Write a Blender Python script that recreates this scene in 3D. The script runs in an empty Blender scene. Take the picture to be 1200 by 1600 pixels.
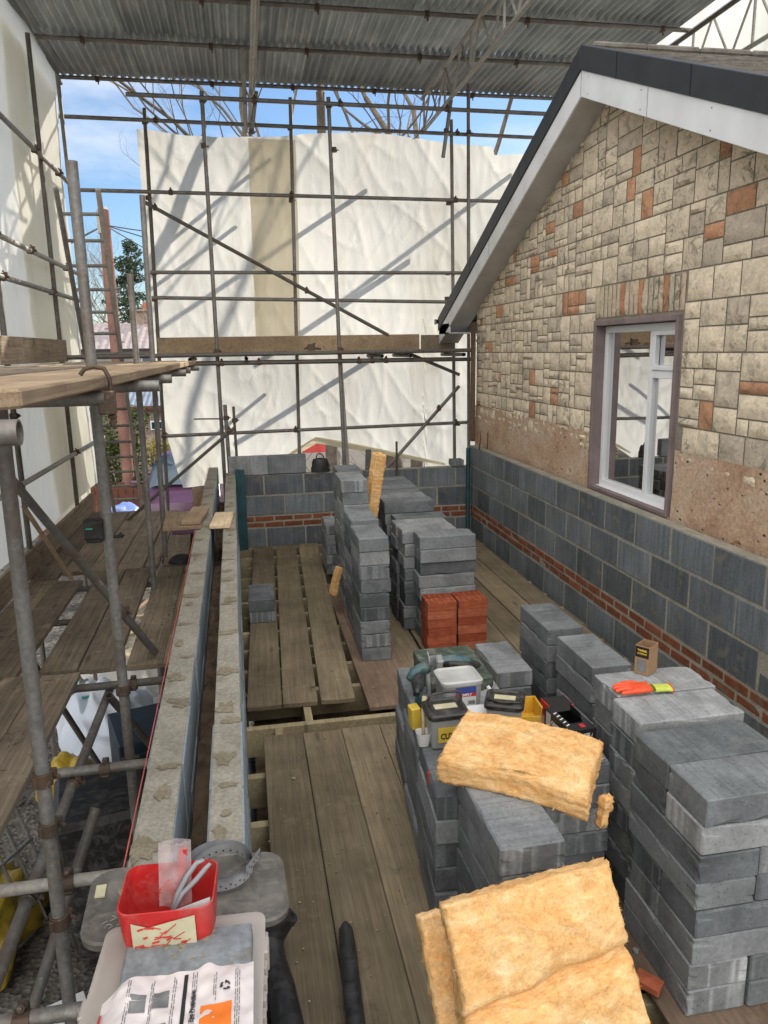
import bpy, bmesh, math, random
from mathutils import Vector, Matrix, Euler, noise
R = math.radians
rnd = random.Random(11)
C = bpy.context.scene.collection
# ------------------------------------------------------------------ camera (also used to read sizes off the ground, wall and floor planes)
FOC = 1170.0
PITCH, ROLL, YAW = R(12.2), R(1.0), R(10.304)
fw = Vector((math.sin(YAW)*math.cos(PITCH), math.cos(YAW)*math.cos(PITCH), -math.sin(PITCH)))
rt = Vector((math.cos(YAW), -math.sin(YAW), 0)); up = rt.cross(fw)
_c, _s = math.cos(ROLL), math.sin(ROLL)
rt, up = rt*_c - up*_s, up*_c + rt*_s
def un(px, py, X=None, Y=None, Z=None):
    d = fw + rt*((px-600)/FOC) - up*((py-800)/FOC)
    t = X/d.x if X is not None else (Y/d.y if Y is not None else Z/d.z)
    return d*t
cam_d = bpy.data.cameras.new('camera'); cam = bpy.data.objects.new('camera', cam_d); C.objects.link(cam)
cam.matrix_world = Matrix((( rt.x, up.x, -fw.x, 0), (rt.y, up.y, -fw.y, 0), (rt.z, up.z, -fw.z, 0), (0,0,0,1)))
cam_d.sensor_fit = 'VERTICAL'; cam_d.sensor_height = 24; cam_d.sensor_width = 18; cam_d.lens = 24*FOC/1600
cam_d.clip_start = 0.05; cam_d.clip_end = 2000
bpy.context.scene.camera = cam

# ------------------------------------------------------------------ mesh builder
class MB:
    def __init__(s): s.v=[]; s.f=[]; s.c=[]
    def add(s, vs, fs, col=None):
        n=len(s.v); s.v += [tuple(v) for v in vs]
        for f in fs: s.f.append(tuple(i+n for i in f)); s.c.append(col)
        return s
    def box(s, x0,x1,y0,y1,z0,z1, col=None):
        vs=[(x,y,z) for x in (x0,x1) for y in (y0,y1) for z in (z0,z1)]
        return s.add(vs, [(0,1,3,2),(4,6,7,5),(0,4,5,1),(2,3,7,6),(0,2,6,4),(1,5,7,3)], col)
    def obox(s, c, size, rot=(0,0,0), col=None, taper=1.0):
        m = Matrix.Translation(c) @ Euler(rot).to_matrix().to_4x4()
        vs=[]
        for x in (-.5,.5):
            for y in (-.5,.5):
                for z in (-.5,.5):
                    k = taper if z<0 else 1
                    vs.append(m @ Vector((x*size[0]*k, y*size[1]*k, z*size[2])))
        return s.add(vs, [(0,1,3,2),(4,6,7,5),(0,4,5,1),(2,3,7,6),(0,2,6,4),(1,5,7,3)], col)
    def tube(s, a, b, r, n=12, r2=None, hollow=False, col=None):
        a,b=Vector(a),Vector(b); d=(b-a)
        if d.length<1e-6: return s
        q=d.to_track_quat('Z','Y'); r2=r if r2 is None else r2
        vs=[]
        for p,rr in ((a,r),(b,r2)):
            for i in range(n):
                t=2*math.pi*i/n; vs.append(p+q@Vector((math.cos(t)*rr, math.sin(t)*rr,0)))
        fs=[(i,(i+1)%n,n+(i+1)%n,n+i) for i in range(n)]
        if hollow:
            k=.84; dd=d.normalized()*min(1,d.length*1.8)
            for p,rr,o in ((a,r*k,0),(b,r2*k,0),(a+dd*.25,r*k,0),(b-dd*.25,r2*k,0)):
                for i in range(n):
                    t=2*math.pi*i/n; vs.append(p+q@Vector((math.cos(t)*rr, math.sin(t)*rr,0)))
            for i in range(n):
                j=(i+1)%n
                fs += [(j,i,2*n+i,2*n+j),(n+i,n+j,3*n+j,3*n+i),(2*n+j,2*n+i,4*n+i,4*n+j),(3*n+i,3*n+j,5*n+j,5*n+i)]
            fs += [tuple(range(4*n+n-1,4*n-1,-1)), tuple(range(5*n,6*n))]
        else:
            fs += [tuple(range(n-1,-1,-1)), tuple(range(n,2*n))]
        return s.add(vs,fs,col)
    def path(s, pts, rs, n=8, col=None, caps=True):
        pts=[Vector(p) for p in pts]
        if not hasattr(rs,'__len__'): rs=[rs]*len(pts)
        vs=[]; ref=Vector((.3,.2,1)).normalized()
        for i,p in enumerate(pts):
            d=(pts[min(i+1,len(pts)-1)]-pts[max(i-1,0)]).normalized()
            x=d.cross(ref)
            if x.length<.05: x=d.cross(Vector((1,0,0)))
            x.normalize(); y=d.cross(x); ref = (y.cross(x) if False else ref)
            for k in range(n):
                t=2*math.pi*k/n; vs.append(p+x*math.cos(t)*rs[i]+y*math.sin(t)*rs[i])
        fs=[]
        for i in range(len(pts)-1):
            for k in range(n):
                fs.append((i*n+k, i*n+(k+1)%n, (i+1)*n+(k+1)%n, (i+1)*n+k))
        if caps and n>2: fs += [tuple(range(n-1,-1,-1)), tuple(range((len(pts)-1)*n, len(pts)*n))]
        return s.add(vs,fs,col)
    def grid(s, fn, nu, nv, closed=False, col=None):
        vs=[fn(i/nu, j/nv) for i in range(nu+1) for j in range(nv+1)]
        fs=[(i*(nv+1)+j,(i+1)*(nv+1)+j,(i+1)*(nv+1)+j+1,i*(nv+1)+j+1) for i in range(nu) for j in range(nv)]
        return s.add(vs,fs,col)
    def prism(s, poly, fn, t0, t1, col=None):
        """poly: 2D points; fn(u,v,t) -> 3D"""
        n=len(poly); vs=[fn(u,v,t0) for u,v in poly]+[fn(u,v,t1) for u,v in poly]
        fs=[tuple(range(n)), tuple(range(2*n-1,n-1,-1))]+[(i,n+i,n+(i+1)%n,(i+1)%n) for i in range(n)]
        return s.add(vs,fs,col)
    def build(s, name, mat, parent=None, loc=None, rot=None, smooth=False, bevel=0, seg=1, mesh_only=False, recalc=True, jitter=0):
        me=bpy.data.meshes.new(name); me.from_pydata(s.v,[],s.f)
        if any(c is not None for c in s.c):
            a=me.color_attributes.new('col','FLOAT_COLOR','CORNER'); k=0
            buf=[]
            for p in me.polygons:
                c=s.c[p.index] or (1,1,1)
                buf += [c[0],c[1],c[2],1.0]*p.loop_total
            a.data.foreach_set('color', buf)
        if bevel or recalc or jitter:
            bm=bmesh.new(); bm.from_mesh(me)
            if recalc: bmesh.ops.recalc_face_normals(bm, faces=bm.faces)
            if bevel:
                bmesh.ops.bevel(bm, geom=[e for e in bm.edges if e.is_manifold and e.calc_face_angle(0)>.5], offset=bevel, segments=seg, affect='EDGES', profile=.6, clamp_overlap=True)
            if jitter:
                for v in bm.verts:
                    v.co += noise.noise_vector(v.co*14+Vector((jitter*977,0,0)))*jitter
            bm.to_mesh(me); bm.free()
        if smooth:
            me.polygons.foreach_set('use_smooth',[True]*len(me.polygons))
            if smooth is not True: me.set_sharp_from_angle(angle=R(smooth))
        for m in (mat if isinstance(mat,(list,tuple)) else [mat]): me.materials.append(m)
        if mesh_only: return me
        return link(name, me, parent, loc, rot)
def link(name, data, parent=None, loc=None, rot=None):
    o=bpy.data.objects.new(name,data); C.objects.link(o)
    if parent is not None: o.parent=parent
    if loc is not None: o.location=loc
    if rot is not None: o.rotation_euler=rot
    return o
LABELS={}
def tag(o, label=None, cat=None, group=None, kind=None):
    if label: o['label']=label
    if cat: o['category']=cat
    if group: o['group']=group
    if kind: o['kind']=kind
    return o
def thing(name, label, cat, loc=(0,0,0), rz=0, group=None, rot=None):
    o=bpy.data.objects.new(name,None); C.objects.link(o); o.empty_display_size=.1
    o.location=loc; o.rotation_euler = rot if rot else (0,0,rz)
    return tag(o,label,cat,group)
def kids(o): return [c for c in bpy.data.objects if c.parent is o]
def copy_tree(o, loc, rot, label, chs=None, group=None):
    r=o.copy(); C.objects.link(r); r.location=loc; r.rotation_euler=rot; r['label']=label
    if group: r['group']=group
    for ch in (chs if chs is not None else kids(o)):
        c=ch.copy(); C.objects.link(c); c.parent=r
    return r
def structure(o): o['kind']='structure'; return o

# ------------------------------------------------------------------ materials
class NT:
    def __init__(s, name):
        s.m=bpy.data.materials.new(name); s.m.use_nodes=True; s.t=s.m.node_tree; s.n=s.t.nodes; s.b=s.n['Principled BSDF']; s.out=s.n['Material Output']
        s.tc=s.n.new('ShaderNodeTexCoord')
        s.oi=None
    def L(s,a,b): s.t.links.new(a,b)
    def obj(s): return s.tc.outputs['Object']
    def rand(s):
        if not s.oi: s.oi=s.n.new('ShaderNodeObjectInfo')
        return s.oi.outputs['Random']
    def mapv(s, vec, scale=(1,1,1), rot=(0,0,0), loc=None):
        n=s.n.new('ShaderNodeMapping'); n.inputs['Scale'].default_value=scale; n.inputs['Rotation'].default_value=rot
        s.L(vec,n.inputs['Vector'])
        if loc is not None:
            if hasattr(loc,'__len__'): n.inputs['Location'].default_value=loc
            else:
                c=s.n.new('ShaderNodeCombineXYZ'); mm=s.math('MULTIPLY',loc,37.0)
                for i in range(3): s.L(mm,c.inputs[i])
                s.L(c.outputs[0],n.inputs['Location'])
        return n.outputs[0]
    def noise(s, vec, scale=5, detail=4, rough=.55, dist=0):
        n=s.n.new('ShaderNodeTexNoise'); n.inputs['Scale'].default_value=scale; n.inputs['Detail'].default_value=detail; n.inputs['Roughness'].default_value=rough; n.inputs['Distortion'].default_value=dist
        s.L(vec,n.inputs['Vector']); return n.outputs['Fac']
    def vor(s, vec, scale=5, feature='F1', out='Distance', rand=1):
        n=s.n.new('ShaderNodeTexVoronoi'); n.feature=feature; n.inputs['Scale'].default_value=scale; n.inputs['Randomness'].default_value=rand
        s.L(vec,n.inputs['Vector']); return n.outputs[out]
    def wave(s, vec, scale=5, dist=2, axis='X', detail=2):
        n=s.n.new('ShaderNodeTexWave'); n.bands_direction=axis; n.inputs['Scale'].default_value=scale; n.inputs['Distortion'].default_value=dist; n.inputs['Detail'].default_value=detail
        s.L(vec,n.inputs['Vector']); return n.outputs['Fac']
    def ramp(s, fac, stops, interp='LINEAR'):
        n=s.n.new('ShaderNodeValToRGB'); cr=n.color_ramp; cr.interpolation=interp
        while len(cr.elements)<len(stops): cr.elements.new(.5)
        for e,(p,c) in zip(cr.elements,stops):
            e.position=p; e.color=(c,c,c,1) if isinstance(c,(int,float)) else (c[0],c[1],c[2],1)
        s.L(fac,n.inputs[0]); return n.outputs[0]
    def mix(s, fac, a, b, mode='MIX'):
        n=s.n.new('ShaderNodeMix'); n.data_type='RGBA'; n.blend_type=mode; n.clamp_factor=True
        for k,v in ((0,fac),(6,a),(7,b)):
            sock=n.inputs[k]
            if isinstance(v,(int,float)): sock.default_value = v if k==0 else (v,v,v,1)
            elif isinstance(v,(tuple,list)): sock.default_value=(v[0],v[1],v[2],1)
            else: s.L(v,sock)
        return n.outputs[2]
    def math(s, op, a, b=None, c=None):
        n=s.n.new('ShaderNodeMath'); n.operation=op
        for i,v in enumerate((a,b,c)):
            if v is None: continue
            if isinstance(v,(int,float)): n.inputs[i].default_value=v
            else: s.L(v,n.inputs[i])
        return n.outputs[0]
    def sep(s, vec):
        n=s.n.new('ShaderNodeSeparateXYZ'); s.L(vec,n.inputs[0]); return n.outputs
    def attr(s, name='col'):
        n=s.n.new('ShaderNodeAttribute'); n.attribute_name=name; return n.outputs['Color']
    def bump(s, h, strength=.3, dist=.01, prev=None):
        n=s.n.new('ShaderNodeBump'); n.inputs['Strength'].default_value=strength; n.inputs['Distance'].default_value=dist
        s.L(h,n.inputs['Height'])
        if prev is not None: s.L(prev,n.inputs['Normal'])
        return n.outputs[0]
    def fin(s, col=None, rough=.8, metal=0, normal=None, spec=None, **kw):
        b=s.b
        for k,v in (('Base Color',col),('Roughness',rough),('Metallic',metal),('Specular IOR Level',spec)):
            if v is None: continue
            if isinstance(v,(int,float)): b.inputs[k].default_value=v
            elif isinstance(v,(tuple,list)): b.inputs[k].default_value=(v[0],v[1],v[2],1)
            else: s.L(v,b.inputs[k])
        if normal is not None: s.L(normal,b.inputs['Normal'])
        for k,v in kw.items(): b.inputs[k.replace('_',' ')].default_value=v
        return s.m
M={}
def simple(name, col, rough=.6, metal=0, var=.25, scale=8, spec=None, bump=0, dust=0, **kw):
    t=NT(name); v=t.mapv(t.obj(), loc=t.rand())
    n=t.noise(v,scale,5,.6); f=t.ramp(n,[(.3,1-var),(.7,1+var*.6)])
    c=t.mix(1.0,col,f,'MULTIPLY')
    nrm=t.bump(t.noise(v,scale*6,3),bump,.004) if bump else None
    if dust:
        c=t.mix(t.math('MULTIPLY',t.ramp(t.noise(v,14,7,.8,.6),[(.47,.08),(.68,1)]),dust),c,(.36,.33,.28)); rough=t.ramp(t.noise(v,14,7,.8,.6),[(.45,rough),(.65,.9)])
    M[name]=t.fin(c,rough,metal,nrm,spec,**kw); return M[name]

# concrete block (loose): tone from object random, patterned ends
def m_block():
    t=NT('loose_concrete_block'); r=t.rand(); v=t.mapv(t.obj(),loc=r)
    big=t.noise(v,4,3,.6); fine=t.noise(v,60,4,.7); mid=t.noise(v,16,4,.6)
    base=t.ramp(r,[(0,(.11,.12,.124)),(.35,(.165,.177,.182)),(.7,(.225,.236,.24)),(1,(.33,.338,.336))])
    c=t.mix(1.0,base,t.ramp(big,[(.3,.72),(.7,1.25)]),'MULTIPLY')
    c=t.mix(1.0,c,t.ramp(fine,[(.3,.8),(.7,1.18)]),'MULTIPLY')
    du=t.ramp(t.noise(v,5,5,.7,.6),[(.56,0),(.72,.35)]); c=t.mix(du,c,(.30,.30,.285))
    # faint saw lines across the top and bottom
    nz=t.sep(t.tc.outputs['Normal'])
    lines=t.noise(t.mapv(t.obj(),(55,1.2,1),loc=r),1,3,.7)
    top=t.math('GREATER_THAN',t.math('ABSOLUTE',nz[2]),.8)
    c=t.mix(t.math('MULTIPLY',top,.55),c,t.mix(1.0,c,t.ramp(lines,[(.38,.72),(.5,1.05),(.7,1.2)]),'MULTIPLY'))
    # ends: vertical bands left by the mould
    end=t.math('GREATER_THAN',t.math('ABSOLUTE',nz[0]),.8)
    band=t.noise(t.mapv(t.obj(),(0,13,.5),loc=r),1,1.5,.5)
    bc=t.ramp(band,[(.34,.45),(.44,.62),(.475,1.25),(.50,1.5),(.54,1.1),(.60,.62),(.70,.5)],'EASE')
    c=t.mix(t.math('MULTIPLY',end,t.math('MULTIPLY',t.math('GREATER_THAN',t.math('FRACT',t.math('MULTIPLY',r,7.31)),.45),.6)),c,t.mix(1.0,c,bc,'MULTIPLY'))
    # damp stain
    st=t.ramp(t.noise(v,2.3,3,.6,.6),[(.52,0),(.62,1)])
    c=t.mix(t.math('MULTIPLY',st,.35),c,(.05,.055,.055))
    pits=t.ramp(t.vor(v,60,'F1'),[(.07,0),(.2,1)])
    c=t.mix(1.0,c,t.mix(t.ramp(t.noise(v,9,2),[(.42,0),(.55,1)]),1.0,t.ramp(pits,[(0,.35),(1,1)])),'MULTIPLY')
    h=t.math('ADD',t.math('MULTIPLY',mid,.5),fine)
    return t.fin(c,.92,0,t.bump(h,.35,.004),.25)
M['block']=m_block()

def m_wallblock(name, mul=1.0):
    t=NT(name); v=t.obj()
    a=t.attr(); big=t.noise(v,2.2,4,.65); fine=t.noise(v,48,4,.7); mid=t.noise(v,9,4,.6,.5)
    c=t.mix(1.0,a,t.ramp(big,[(.3,.75),(.7,1.25)]),'MULTIPLY')
    c=t.mix(1.0,c,t.ramp(fine,[(.3,.82),(.7,1.18)]),'MULTIPLY')
    vert=t.noise(t.mapv(v,(9,9,.7)),3,3,.6)
    c=t.mix(1.0,c,t.ramp(vert,[(.35,.82),(.65,1.15)]),'MULTIPLY')
    st=t.ramp(mid,[(.57,0),(.66,.75)])
    c=t.mix(st,c,(.20,.18,.135))
    pits=t.ramp(t.vor(v,38),[(.05,0),(.15,1)])
    c=t.mix(1.0,c,t.mix(t.ramp(t.noise(v,7,2),[(.5,0),(.6,1)]),1.0,t.ramp(pits,[(0,.4),(1,1)])),'MULTIPLY')
    return t.fin(c,.93,0,t.bump(t.math('ADD',mid,fine),.45,.006),.2)
M['wallblock']=m_wallblock('laid_blockwork')
def m_paleblock():
    t=NT('pale_laid_blockwork'); v=t.obj(); a=t.attr(); fine=t.noise(v,60,4,.7); big=t.noise(v,3,3,.6); ln=t.noise(t.mapv(v,(3,60,3)),1,3,.6)
    c=t.mix(1.0,a,t.ramp(big,[(.3,.85),(.7,1.15)]),'MULTIPLY'); c=t.mix(1.0,c,t.ramp(fine,[(.3,.85),(.7,1.12)]),'MULTIPLY'); c=t.mix(1.0,c,t.ramp(ln,[(.3,.88),(.7,1.1)]),'MULTIPLY')
    ch=t.ramp(t.noise(t.mapv(v,(30,60,30)),1,4,.8,.6),[(.62,0),(.67,.7)]); c=t.mix(ch,c,(.10,.09,.075))
    s=t.ramp(t.noise(v,5,5,.7,.5),[(.6,0),(.7,.22)]); c=t.mix(s,c,(.29,.26,.2))
    return t.fin(c,.93,0,t.bump(t.math('ADD',ln,fine),.4,.004),.2)
M['paleblock']=m_paleblock()
def m_mortar(name,c0=(.16,.145,.11),c1=(.27,.25,.2)):
    t=NT(name); v=t.obj(); n=t.noise(v,7,6,.7); f=t.noise(v,70,3,.7)
    return t.fin(t.mix(1.0,t.ramp(n,[(.3,c0),(.7,c1)]),t.ramp(f,[(.3,.75),(.7,1.2)]),'MULTIPLY'),.95,0,t.bump(f,.6,.006),.1)
M['mortar']=m_mortar('mortar',(.27,.25,.20),(.42,.39,.32)); M['mortar_dark']=m_mortar('weathered_mortar',(.22,.19,.15),(.34,.30,.24))
M['splodge']=m_mortar('mortar_dropping',(.20,.17,.115),(.34,.295,.21)); M['paleblock_bits']=m_mortar('block_bits',(.2,.2,.19),(.36,.36,.35))

def m_stone():
    t=NT('rock_faced_stone'); v=t.obj(); a=t.attr()
    big=t.noise(v,1.6,4,.65); mid=t.noise(v,8,5,.65,.8); fine=t.noise(v,45,4,.7)
    c=t.mix(1.0,a,t.ramp(mid,[(.28,.74),(.45,1.0),(.72,1.18)]),'MULTIPLY')
    c=t.mix(1.0,c,t.ramp(fine,[(.3,.84),(.7,1.14)]),'MULTIPLY')
    w=t.math('MULTIPLY',t.ramp(t.noise(v,9,6,.78,1.2),[(.53,0),(.60,1)]),t.ramp(big,[(.38,.1),(.6,.7)]))
    c=t.mix(w,c,(.12,.105,.085))
    return t.fin(c,.9,0,t.bump(t.math('ADD',mid,t.math('MULTIPLY',fine,.5)),.8,.012),.2)
M['stone']=m_stone()
def m_oldwall():
    t=NT('stripped_brick_face'); v=t.obj()
    big=t.noise(v,2.5,5,.65,.4); fine=t.noise(v,35,4,.7)
    c=t.ramp(big,[(.3,(.48,.29,.19)),(.5,(.60,.42,.29)),(.7,(.66,.53,.41))])
    c=t.mix(1.0,c,t.ramp(fine,[(.3,.75),(.7,1.15)]),'MULTIPLY')
    hol=t.math('MULTIPLY',t.ramp(t.vor(t.mapv(v,(1,1.0,1.5)),13),[(.07,1),(.2,0)]),t.ramp(t.noise(v,4,2),[(.46,0),(.53,1)]))
    c=t.mix(hol,c,(.1,.05,.03))
    chip=t.ramp(t.noise(v,16,5,.75,1),[(.6,0),(.66,.8)])
    c=t.mix(chip,c,(.27,.15,.09))
    return t.fin(c,.95,0,t.bump(t.math('SUBTRACT',t.math('ADD',big,fine),t.math('MULTIPLY',hol,2)),.8,.012),.1)
M['oldwall']=m_oldwall()
def m_brick():
    t=NT('laid_red_brick'); v=t.obj(); a=t.attr(); mid=t.noise(v,14,5,.7); fine=t.noise(v,60,3,.7)
    c=t.mix(1.0,a,t.ramp(mid,[(.3,.6),(.7,1.25)]),'MULTIPLY')
    c=t.mix(t.ramp(t.noise(v,10,4,.7),[(.56,0),(.64,.75)]),c,(.17,.15,.11))
    return t.fin(c,.92,0,t.bump(t.math('ADD',mid,fine),.6,.006),.2)
M['brick']=m_brick()
def m_redbrick():
    t=NT('perforated_red_brick'); v=t.mapv(t.obj(),loc=t.rand()); n=t.noise(v,20,4,.6); l=t.noise(t.mapv(v,(1,1,14)),9,2,.6)
    c=t.ramp(t.rand(),[(0,(.30,.065,.03)),(.5,(.42,.11,.05)),(1,(.48,.15,.08))])
    c=t.mix(1.0,c,t.ramp(n,[(.3,.75),(.7,1.2)]),'MULTIPLY'); c=t.mix(1.0,c,t.ramp(l,[(.35,.8),(.65,1.1)]),'MULTIPLY')
    return t.fin(c,.85,0,t.bump(t.math('ADD',n,l),.35,.004),.3)
M['redbrick']=m_redbrick()
def m_wood(name, c0, c1, c2, dirt=.5, rough=.85, gs=1.0, wet=None):
    """grain runs along local Y"""
    t=NT(name); v=t.mapv(t.obj(),loc=t.rand())
    g=t.noise(t.mapv(v,(42*gs,1.3,42*gs)),1,5,.65,.6); g2=t.noise(t.mapv(v,(150*gs,4,150*gs)),1,3,.6)
    b=t.noise(v,1.7,4,.65)
    c=t.ramp(g,[(.25,c0),(.5,c1),(.75,c2)])
    c=t.mix(1.0,c,t.ramp(g2,[(.3,.78),(.7,1.15)]),'MULTIPLY')
    c=t.mix(1.0,c,t.ramp(t.rand(),[(0,.72),(1,1.3)]),'MULTIPLY')
    c=t.mix(1.0,c,t.ramp(b,[(.3,.65),(.7,1.25)]),'MULTIPLY')
    kn=t.ramp(t.vor(t.mapv(v,(6,1.4,1)),1,'F1'),[(.05,1),(.13,0)])
    c=t.mix(t.math('MULTIPLY',kn,.6),c,tuple(x*.35 for x in c0))
    sp=t.math('MULTIPLY',t.ramp(t.noise(v,11,6,.75,.5),[(.58,0),(.66,1)]),dirt)
    c=t.mix(sp,c,tuple(x*.4 for x in c0))
    pal=t.math('MULTIPLY',t.ramp(t.noise(v,5,5,.7,.3),[(.6,0),(.72,1)]),dirt*.6)
    c=t.mix(pal,c,tuple(min(1,x*1.5+.03) for x in c2))
    h=t.math('ADD',g,t.math('MULTIPLY',g2,.5))
    return t.fin(c,rough,0,t.bump(h,.45,.004),.25)
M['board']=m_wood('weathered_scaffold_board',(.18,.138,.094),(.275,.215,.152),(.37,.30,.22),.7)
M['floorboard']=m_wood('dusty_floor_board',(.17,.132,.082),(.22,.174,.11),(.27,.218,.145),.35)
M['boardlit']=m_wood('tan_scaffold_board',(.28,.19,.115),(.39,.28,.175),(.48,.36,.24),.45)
M['timber']=m_wood('pale_sawn_timber',(.25,.2,.11),(.33,.27,.16),(.4,.34,.22),.3)
M['offcut']=m_wood('fresh_offcut',(.45,.33,.2),(.58,.45,.29),(.66,.53,.37),.2)
M['ply']=m_wood('dusty_chipboard',(.2,.135,.09),(.26,.18,.125),(.3,.22,.16),.4,gs=.3)
M['post']=m_wood('brown_post',(.13,.08,.045),(.19,.12,.07),(.24,.16,.1),.4)
M['pole_wood']=m_wood('red_brown_pole',(.17,.085,.062),(.23,.12,.088),(.3,.17,.13),.3)
def m_steel(name,c0,c1,rust=.45,metal=.45,rough=.5):
    t=NT(name); v=t.mapv(t.obj(),loc=t.rand())
    n=t.noise(v,6,5,.7,.3); f=t.noise(v,50,3,.6)
    c=t.ramp(n,[(.3,c0),(.7,c1)]); c=t.mix(1.0,c,t.ramp(f,[(.3,.8),(.7,1.15)]),'MULTIPLY')
    ru=t.math('MULTIPLY',t.ramp(t.noise(v,3.1,6,.78,.8),[(.48,0),(.6,1)]),rust)
    c=t.mix(ru,c,(.16,.095,.06))
    ch=t.math('MULTIPLY',t.ramp(t.noise(v,13,5,.75),[(.6,0),(.66,1)]),.45)
    c=t.mix(ch,c,(.42,.39,.34))
    rr=t.ramp(n,[(.3,rough-.1),(.7,rough+.2)])
    return t.fin(c,rr,metal,t.bump(f,.2,.002),.4)
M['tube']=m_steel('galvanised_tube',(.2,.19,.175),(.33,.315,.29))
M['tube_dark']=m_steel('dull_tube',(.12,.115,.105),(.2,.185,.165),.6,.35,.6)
M['tube_pale']=m_steel('pale_tube',(.36,.33,.29),(.5,.47,.42),.25,.2,.55)
M['coupler']=m_steel('rusty_coupler',(.09,.07,.055),(.18,.13,.095),.8,.5,.6)
def m_corr():
    t=NT('corrugated_iron'); v=t.mapv(t.obj(),loc=t.rand())
    n=t.noise(t.mapv(v,(1,.4,1)),2.5,5,.7,.4); f=t.noise(v,40,3,.6); s=t.noise(t.mapv(v,(14,.6,1)),1,3,.6)
    c=t.ramp(n,[(.28,(.25,.28,.29)),(.55,(.42,.455,.46)),(.75,(.6,.62,.62))])
    c=t.mix(1.0,c,t.ramp(t.rand(),[(0,.75),(1,1.25)]),'MULTIPLY')
    c=t.mix(1.0,c,t.ramp(s,[(.3,.8),(.7,1.15)]),'MULTIPLY')
    w=t.ramp(t.noise(v,1.9,6,.75,1),[(.6,0),(.66,.65)])
    c=t.mix(w,c,(.42,.42,.38))
    return t.fin(c,.5,.35,t.bump(f,.15,.002),.4)
M['corr']=m_corr()
def m_sheet(name,col,trans=.42,amt=1.0,rough=.4,stain=(.55,.5,.36)):
    t=NT(name); v=t.obj()
    n=t.noise(t.mapv(v,(1,1,.35)),3,6,.7,1.2); n2=t.noise(t.mapv(v,(1,1,.5)),14,4,.6,.8)
    cre=t.math('ABSOLUTE',t.math('SUBTRACT',t.noise(t.mapv(v,(1,1,.6),(.2,.1,.3)),5,4,.6,1.5),.5))
    cr=t.ramp(cre,[(0,0),(.05,1)])
    d=t.ramp(t.noise(t.mapv(v,(1.2,1.2,.3)),1,5,.65,.4),[(.5,0),(.75,.55)])
    c=t.mix(d,col,stain)
    nb=t.bump(n2,.10*amt,.01,t.bump(n,.32*amt,.04)); nb=t.bump(cr,.16*amt,.006,nb)
    t.fin(c,rough,0,nb,.35)
    tr=t.n.new('ShaderNodeBsdfTranslucent'); t.L(c,tr.inputs[0]); t.L(nb,tr.inputs['Normal'])
    mx=t.n.new('ShaderNodeMixShader'); mx.inputs[0].default_value=trans
    t.L(t.b.outputs[0],mx.inputs[1]); t.L(tr.outputs[0],mx.inputs[2]); t.L(mx.outputs[0],t.out.inputs[0])
    return t.m
M['sheet']=m_sheet('white_scaffold_sheeting',(.84,.82,.755),.54)
M['sheet_cream']=m_sheet('cream_scaffold_sheeting',(.87,.86,.80),.54,.6)
M['sheet_tan']=m_sheet('tan_sheeting',(.86,.79,.64),.5,.7)
M['tarp_yellow']=m_sheet('yellow_tarpaulin',(.80,.72,.50),.45)
M['plastic_white']=m_sheet('white_polythene',(.75,.78,.82),.3,1.2,.3,(.6,.62,.66))
M['yellow_sack']=m_sheet('yellow_sack_plastic',(.42,.29,.035),.12,1.4,.35,(.2,.14,.03))
M['blue_sack']=m_sheet('blue_sack_plastic',(.25,.36,.75),.2,1.4,.35,(.6,.65,.8))
M['red_cloth']=simple('red_canvas',(.5,.04,.03),.7)
def m_wool():
    t=NT('glass_wool'); v=t.mapv(t.obj(),loc=t.rand())
    fib=t.noise(t.mapv(v,(1,1.0,9)),8,6,.72,2.6); big=t.noise(v,4,4,.6,2.5); fine=t.noise(v,110,3,.7,1.0)
    st=t.noise(t.mapv(v,(3,8,8),(0,0,.9)),1.2,7,.72,3.0)
    c=t.ramp(big,[(.28,(.70,.33,.12)),(.48,(.83,.49,.21)),(.68,(.92,.70,.41))])
    c=t.mix(.55,c,t.ramp(st,[(.3,(.68,.31,.09)),(.55,(.86,.53,.22)),(.75,(.95,.80,.52))]))
    c=t.mix(1.0,c,t.ramp(fib,[(.3,.7),(.7,1.18)]),'MULTIPLY'); c=t.mix(1.0,c,t.ramp(fine,[(.3,.84),(.7,1.14)]),'MULTIPLY')
    h=t.math('ADD',t.math('ADD',t.math('MULTIPLY',fib,.6),st),t.math('MULTIPLY',fine,.35))
    return t.fin(c,1.0,0,t.bump(h,.42,.006),.05)
M['wool']=m_wool()
def m_ground():
    t=NT('gravel_and_mud'); v=t.obj()
    b=t.noise(v,.35,5,.65); p=t.vor(v,28,'F1'); pc=t.vor(v,28,'F1','Color'); f=t.noise(v,9,5,.7)
    c=t.ramp(b,[(.35,(.05,.044,.038)),(.5,(.09,.08,.068)),(.65,(.16,.145,.125))])
    g=t.n.new('ShaderNodeRGBToBW'); t.L(pc,g.inputs[0])
    c=t.mix(.8,c,t.mix(1.0,c,t.ramp(g.outputs[0],[(.1,.4),(.9,1.8)]),'MULTIPLY'))
    c=t.mix(1.0,c,t.ramp(f,[(.3,.7),(.7,1.2)]),'MULTIPLY')
    return t.fin(c,.95,0,t.bump(p,.8,.02),.15)
M['ground']=m_ground()
def m_foliage(name,c0,c1):
    t=NT(name); v=t.obj(); n=t.noise(v,3,3); w=t.n.new('ShaderNodeTexWhiteNoise'); w.noise_dimensions='3D'
    sn=t.n.new('ShaderNodeVectorMath'); sn.operation='SNAP'; t.L(v,sn.inputs[0]); sn.inputs[1].default_value=(.12,.12,.12); t.L(sn.outputs[0],w.inputs['Vector'])
    c=t.mix(t.math('ADD',t.math('MULTIPLY',n,.6),t.math('MULTIPLY',w.outputs['Value'],.4)),c0,c1)
    return t.fin(c,.6,0,None,.3)
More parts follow.
